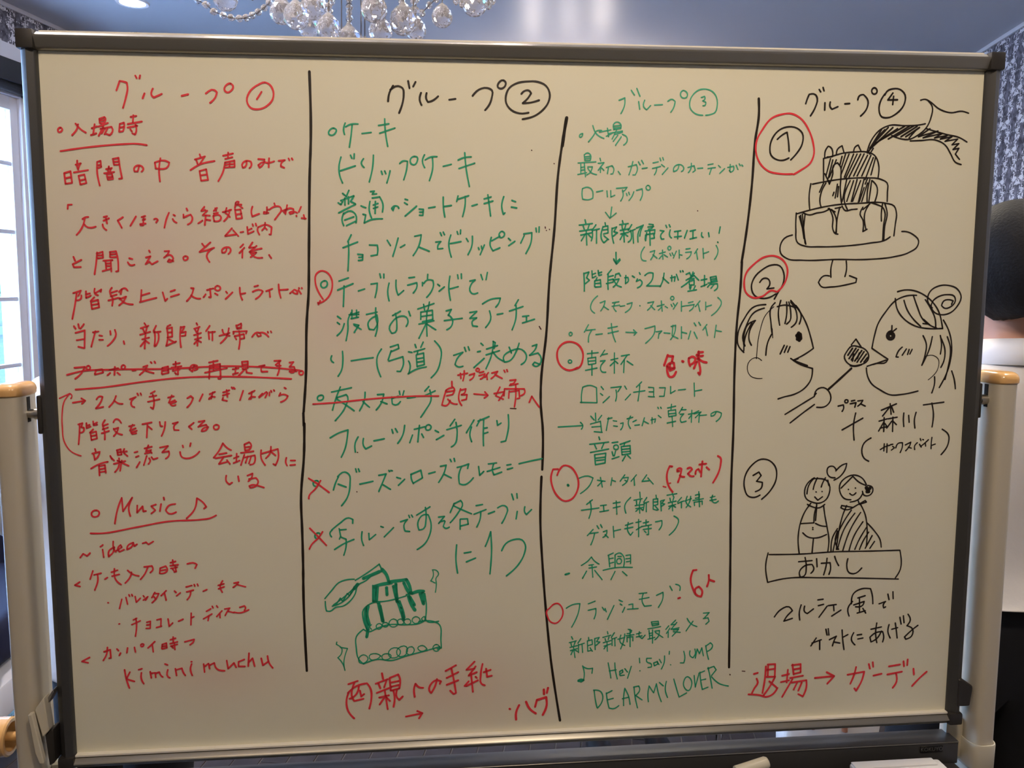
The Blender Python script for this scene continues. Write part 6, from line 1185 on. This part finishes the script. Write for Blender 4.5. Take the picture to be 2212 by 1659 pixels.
for i in range(len(CHN)):
    x, y, z = CHN[i]; crystal('bead', bd, (x, y, z), (.0052, .0052, .0074))
    if i < len(CHN) - 1:
        zc = (z + CHN[i + 1][2]) / 2
        q = cpt((x, y, zc)); tube('chain_ring', [(q[0] + .0052 * math.cos(a), q[1], q[2] + .0056 * math.sin(a)) for a in [2 * math.pi * k / 16 for k in range(16)]], .0006, MT['wire'], CH, 5, True)
tube('wire', [cpt(CHN[0]), (CHN[0][0] - CX, CHN[0][1] - CY, -.01)], .0009, MT['wire'], CH, 5)
for p in SMALL: crystal('bead', bd, p, (.0056, .0056, .0075)); strand(p, -.005)

# ------------------------------------------------------------ people
def skin_body(name, nodes, edges, m_, parent, root=0, sub=2):
    """nodes: (x, y, z, rx, ry)"""
    me = bpy.data.meshes.new(name); me.from_pydata([n[:3] for n in nodes], edges, []); me.materials.append(m_)
    o = bpy.data.objects.new(name, me); link(o, parent)
    md = o.modifiers.new('skin', 'SKIN'); md.use_smooth_shade = True; md.branch_smoothing = .4
    if not me.skin_vertices: 
        bpy.context.view_layer.objects.active = o; bpy.ops.mesh.customdata_skin_add()
    for i, n in enumerate(nodes):
        sv = me.skin_vertices[0].data[i]; sv.radius = (n[3], n[4]); sv.use_root = (i == root)
    s = o.modifiers.new('subdivision', 'SUBSURF'); s.levels = sub; s.render_levels = sub
    return o
def person(loc, rz, hgt, arms, label, headtilt=(0, 0), hairlen=.5, skirt=False, fold=0, hem=.925, lean=0.0):
    P = empty('person', loc); P.rotation_euler = (0, 0, rz); tag(P, label, 'person')
    k = hgt / 1.60; tx, ty = headtilt
    def S(v): return tuple(c * k for c in v)
    N = [(0, 0, .88, .135, .09), (0, -.005, 1.00, .115, .082), (0, -.005, 1.14, .130, .088), (0, 0, 1.27, .140, .078), (0, .005, 1.335, .064, .056),
         (tx * .3, .0 + ty * .3, 1.385, .056, .052), (tx * .6, -.012 + ty * .6, 1.425, .057, .062), (tx * .8, -.015 + ty * .8, 1.465, .067, .080), (tx, -.006 + ty, 1.515, .073, .088), (tx * 1.1, 0 + ty * 1.1, 1.560, .058, .070), (tx * 1.15, ty * 1.15, 1.583, .028, .034)]
    E = [(i, i + 1) for i in range(len(N) - 1)]
    def add(lst, start):
        p = start
        for q in lst: N.append(q); E.append((p, len(N) - 1)); p = len(N) - 1
        return p
    for s in (-1, 1):
        add([(s * .085, 0, .80, .078, .082), (s * .088, -.01, .60, .062, .068), (s * .088, -.005, .44, .046, .050), (s * .088, .012, .30, .047, .052), (s * .088, .01, .10, .030, .032), (s * .090, -.015, .045, .034, .036), (s * .095, -.11, .028, .032, .022), (s * .096, -.15, .024, .024, .016)], 0)
        el, wr, hd = arms[0 if s < 0 else 1]
        sh = (s * .165, .0, 1.285)
        w = add([(s * .10, .0, 1.295, .05, .05), (*sh, .046, .048), (*el, .034, .034), (*wr, .022, .024)], 3)
        wv = Vector(wr); dv = (Vector(hd) - wv).normalized(); side = dv.cross(Vector((0, 1, 0)));
        if side.length < .2: side = dv.cross(Vector((1, 0, 0)))
        side.normalize(); nn = dv.cross(side)
        pm_ = wv + dv * .05
        p = add([(*pm_, .032, .016)], w)
        for j, (off, ln) in enumerate(((-.026, .062), (-.009, .074), (.009, .070), (.026, .055))):
            b0 = pm_ + dv * .025 + side * off; b1 = b0 + dv * ln * .55 + nn * .008; b2 = b0 + dv * ln * .85 + nn * .030
            add([(*b0, .009, .009), (*b1, .0085, .0085), (*b2, .007, .007)], p)
        t0 = wv + dv * .02 - side * .024; t1 = t0 + dv * .03 - side * .022 + nn * .01; add([(*t0, .011, .011), (*t1, .009, .009), (*(t1 + dv * .024), .0075, .0075)], w)
    N = [tuple(c * k for c in n) for n in N]
    body = skin_body('body', N, E, MT['skin'], P)
    hx, hy, hz = tx * k, ty * k, 1.515 * k
    # face: nose, eyes, mouth, ears
    V, F = lathe_mesh([(0, 0), (.006, -.006), (.011, -.026), (.013, -.034), (0, -.042)], 10); mesh_obj('nose', [(hx + v[0], hy - .098 * k + v[1] * 1.3, hz - .002 + v[2]) for v in V], F, MT['skin'], P, True)
    for s in (-1, 1):
        V, F = lathe_mesh([(0, -.010), (.008, -.006), (.0115, 0), (.008, .006), (0, .010)], 12)
        e = mesh_obj('eye', [(hx + s * .031 * k + v[0], hy - .083 * k + v[1] * .6, hz - .012 * k + v[2] * .7) for v in V], F, MT['eye'], P, True)
        V, F = lathe_mesh([(0, -.005), (.0045, 0), (0, .005)], 10); mesh_obj('iris', [(hx + s * .031 * k + v[0], hy - .090 * k + v[1] * .4, hz - .012 * k + v[2]) for v in V], F, MT['iris'], e, True)
        V, F = lathe_mesh([(0, -.030), (.012, -.022), (.015, 0), (.018, .018), (0, .030)], 12); mesh_obj('ear', [(hx + s * .077 * k + v[0] * .45, hy + .005 + v[1], hz - .018 * k + v[2]) for v in V], F, MT['skin'], P, True)
    V, F = tube_mesh([(-.022, 0, .002), (-.010, -.006, 0), (.010, -.006, 0), (.022, 0, .002)], [.002, .005, .005, .002], 8); mesh_obj('mouth', [(hx + v[0], hy - .083 * k + v[1], hz - .062 * k + v[2]) for v in V], F, MT['lip'], P, True)
    # hair: shaped shell with a hem at the nape, strands drawn as ridges
    V = []; F = []; nu, nv = 72, 22
    for j in range(nv + 1):
        for i in range(nu):
            a = 2 * math.pi * i / nu; front = max(0, -math.sin(a))
            lim = 1.12 - .55 * front ** 1.5 * 1.1 if True else 0
            t = j / nv; ph = t * (math.pi * (.655 + .07 * hairlen) * (1 - .42 * max(0, -math.sin(a)) ** .8))
            rx, ry, rz_ = .088, .106, .103
            rid = 1 + .010 * math.sin(i * 9.0) * min(1, t * 3) + .010 * math.sin(i * 2.3 + 1)
            x = rx * math.sin(ph) * math.cos(a) * rid; y = ry * math.sin(ph) * math.sin(a) * rid + .012; z = rz_ * math.cos(ph)
            x, z = x * math.cos(lean) + z * math.sin(lean), -x * math.sin(lean) + z * math.cos(lean)
            V.append(((hx + x * k), (hy + y * k), hz + z * k - .004))
    for j in range(nv):
        for i in range(nu): F.append((j * nu + i, j * nu + (i + 1) % nu, (j + 1) * nu + (i + 1) % nu, (j + 1) * nu + i))
    hr = mesh_obj('hair', V, F, MT['hair'], P, True); sd = hr.modifiers.new('thickness', 'SOLIDIFY'); sd.thickness = .012; sd.offset = -1
    # shirt: body tube with folds, sleeves, collar
    def cloth_tube(name, st, m_, par, n=64, fold_=.006, ph=0.0, thick=.003):
        V = []; F = []
        for j, (cx, cy, cz, rx, ry) in enumerate(st):
            for i in range(n):
                a = 2 * math.pi * i / n
                e = .86; ca, sa = math.cos(a), math.sin(a)
                w_ = 1 + (fold_ / rx) * (math.sin(3 * a + j * .7 + ph) * .6 + math.sin(7 * a - j * .5 + ph) * .4) * min(1, j / 4)
                V.append(((cx + rx * math.copysign(abs(ca) ** e, ca) * w_) * k, (cy + ry * math.copysign(abs(sa) ** e, sa) * w_) * k, cz * k))
        for j in range(len(st) - 1):
            for i in range(n): F.append((j * n + i, j * n + (i + 1) % n, (j + 1) * n + (i + 1) % n, (j + 1) * n + i))
        o = mesh_obj(name, V, F, m_, par, True); s_ = o.modifiers.new('thickness', 'SOLIDIFY'); s_.thickness = thick; s_.offset = 1
        u_ = o.modifiers.new('subdivision', 'SUBSURF'); u_.levels = 1; u_.render_levels = 1
        return o
    sh = cloth_tube('shirt', [(0, .004, 1.345, .060, .060), (0, .006, 1.335, .085, .072), (0, .006, 1.322, .130, .083), (0, .005, 1.300, .172, .094), (0, .003, 1.270, .186, .100), (0, 0, 1.22, .180, .108), (0, -.003, 1.15, .172, .112), (0, -.004, 1.06, .160, .108), (0, -.003, .99, .160, .110)] + [(0, 0, .99 + (hem - .99) * q, .160 + .014 * q, .110 + .012 * q) for q in (.35, .7, .96, 1.0)], MT['shirt'], P, ph=fold)
    V = []; F = []; n = 40
    for j, (r1, z) in enumerate(((.060, 1.345), (.057, 1.372), (.060, 1.378), (.070, 1.360), (.078, 1.336))):
        for i in range(n):
            a = 2 * math.pi * i / n; V.append((r1 * 1.0 * math.cos(a) * k, (r1 * math.sin(a) + .004) * k, (z + .006 * math.sin(a)) * k))
    for j in range(4):
        for i in range(n):
            if abs(i - 30) < 2 and j > 0: continue
            F.append((j * n + i, j * n + (i + 1) % n, (j + 1) * n + (i + 1) % n, (j + 1) * n + i))
    co = mesh_obj('collar', V, F, MT['shirt'], sh, True); s_ = co.modifiers.new('thickness', 'SOLIDIFY'); s_.thickness = .003
    for s in (-1, 1):
        el, wr, hd = arms[0 if s < 0 else 1]
        a0 = Vector((s * .125, 0, 1.285)); a1 = Vector((s * .170, 0, 1.262)); e_ = Vector(el); w_ = Vector(wr)
        pts = [a0, a1, a1.lerp(e_, .35), a1.lerp(e_, .7), e_, e_.lerp(w_, .3), e_.lerp(w_, .65), e_.lerp(w_, .93)]
        V, F = tube_mesh([p * k for p in pts], [x * k for x in (.062, .066, .060, .055, .052, .048, .042, .034)], 20)
        V = [Vector(v) + Vector((math.sin(i * 1.7), math.cos(i * 2.1), 0)) * .0018 for i, v in enumerate(V)]
        sl = mesh_obj('sleeve', V, F, MT['shirt'], sh, True); u_ = sl.modifiers.new('subdivision', 'SUBSURF'); u_.levels = 1; u_.render_levels = 1
    # trousers: hips and two legs
    tr_ = skin_body('trousers' if not skirt else 'skirt', [tuple(c * k for c in q) for q in ([(0, 0, .99, .138, .098), (0, 0, .84, .155, .108)] + ([(-.09, 0, .74, .092, .098), (-.092, -.005, .50, .074, .080), (-.092, .005, .28, .066, .072), (-.092, .008, .085, .060, .068), (.09, 0, .74, .092, .098), (.092, -.005, .50, .074, .080), (.092, .005, .28, .066, .072), (.092, .008, .085, .060, .068)] if not skirt else [(0, 0, .70, .172, .118), (0, 0, .56, .185, .128), (0, 0, .50, .188, .13)]))],
                    ([(0, 1), (1, 2), (2, 3), (3, 4), (4, 5), (1, 6), (6, 7), (7, 8), (8, 9)] if not skirt else [(0, 1), (1, 2), (2, 3), (3, 4)]), MT['trousers'], P)
    for s in (-1, 1):
        V, F = lathe_mesh([(0, -.155), (.022, -.150), (.036, -.120), (.040, -.07), (.034, -.01), (.038, .035), (.026, .060), (0, .064)], 18, 'y', (s * .093, 0, .036))
        sho = mesh_obj('shoe', [(x * k, y * k, max(.001, z * .9 + .002)) for x, y, z in V], F, MT['shoe'], P, True)
    return P
DOWN = [((-.215, .02, 1.04), (-.225, -.04, .82), (-.225, -.06, .74)), ((.215, .02, 1.04), (.225, -.04, .82), (.225, -.06, .74))]
person((.690, 1.53, 0), math.radians(188), 1.552, DOWN, 'person with black hair in a white shirt, seen from behind at the right', (.016, .012), .5, lean=.50)
AK = [((-.27, .09, 1.06), (-.215, -.06, .93), (-.16, -.10, .90)), ((.30, .10, 1.07), (.225, -.04, .93), (.165, -.07, .90))]
person((-.965, 1.50, 0), math.radians(168), 1.47, AK, 'person in a long white shirt, hands on hips, behind the left post', (-.06, 0), .5, fold=2, hem=.69)
person((.08, 2.45, 0), math.radians(10), 1.56, DOWN, 'person in a white shirt and a black skirt standing behind the middle of the whiteboard', (0, 0), .5, skirt=True, fold=4)

# ------------------------------------------------------------ furniture glimpsed under and beside the board
def armchair(loc, rz):
    A = empty('armchair', loc); A.rotation_euler = (0, 0, rz); tag(A, 'dark navy upholstered armchair at the left edge, below the window', 'armchair')
    box('seat_cushion', (-.28, -.26, .30), (.28, .26, .44), MT['navy'], A, .04, 4); box('backrest', (-.32, .20, .28), (.32, .34, .86), MT['navy'], A, .05, 4)
    for s in (-1, 1): box('armrest', (s * .33 - .06, -.28, .24), (s * .33 + .06, .26, .60), MT['navy'], A, .045, 4)
    box('base_frame', (-.34, -.28, .17), (.34, .30, .27), MT['white_paint'], A, .01)
    for x in (-.30, .30):
        for y in (-.24, .26): tube('leg', [(x, y, .0), (x, y, .18)], [.014, .02], MT['chrome'], A, 12)
armchair((-1.98, 2.25, 0), math.radians(100))
def chair(loc, rz, label):
    A = empty('chair', loc); A.rotation_euler = (0, 0, rz); tag(A, label, 'chair')
    box('seat', (-.21, -.21, .43), (.21, .21, .47), MT['shoe'], A, .012, 3)
    bm = bmesh.new(); n = 8
    o = box('backrest', (-.20, .19, .60), (.20, .215, .86), MT['shoe'], A, .010, 3)
    for s in (-1, 1):
        tube('leg', [(s * .19, -.19, .0), (s * .18, -.18, .43)], .011, MT['chrome'], A, 12)
        tube('leg', [(s * .19, .24, .0), (s * .18, .19, .43), (s * .18, .20, .62)], .011, MT['chrome'], A, 12)
    tube('stretcher', [(-.185, -.185, .22), (.185, -.185, .22)], .008, MT['chrome'], A, 10)
    return A
chair((.50, 2.62, 0), math.radians(12), 'black chair with chrome legs behind the whiteboard, nearer the right')
bg_ = empty('cloth_tote_bag', (.62, 2.26, 0)); tag(bg_, 'creased white cloth tote bag with brown handles on the floor, seen under the board', 'bag')
bm = box_bm((-.12, -.05, .0), (.13, .06, .29), .02, 3)
bmesh.ops.subdivide_edges(bm, edges=bm.edges[:], cuts=2, use_grid_fill=True)
for v in bm.verts: v.co += Vector((math.sin(v.co.z * 40 + v.co.x * 30), math.cos(v.co.x * 50), math.sin(v.co.x * 60))) * .004
smooth_by_angle(bm_obj('bag_body', bm, MT['cloth'], bg_), 60)
MT['handle'] = mat('brown_leather', (0.35, 0.14, 0.07), 0.5)
for y in (-.055, .065):
    tube('handle', [(-.05, y, .24), (-.045, y, .33), (-.01, y, .37), (.03, y, .33), (.035, y, .24)], .008, MT['handle'], bg_, 8)
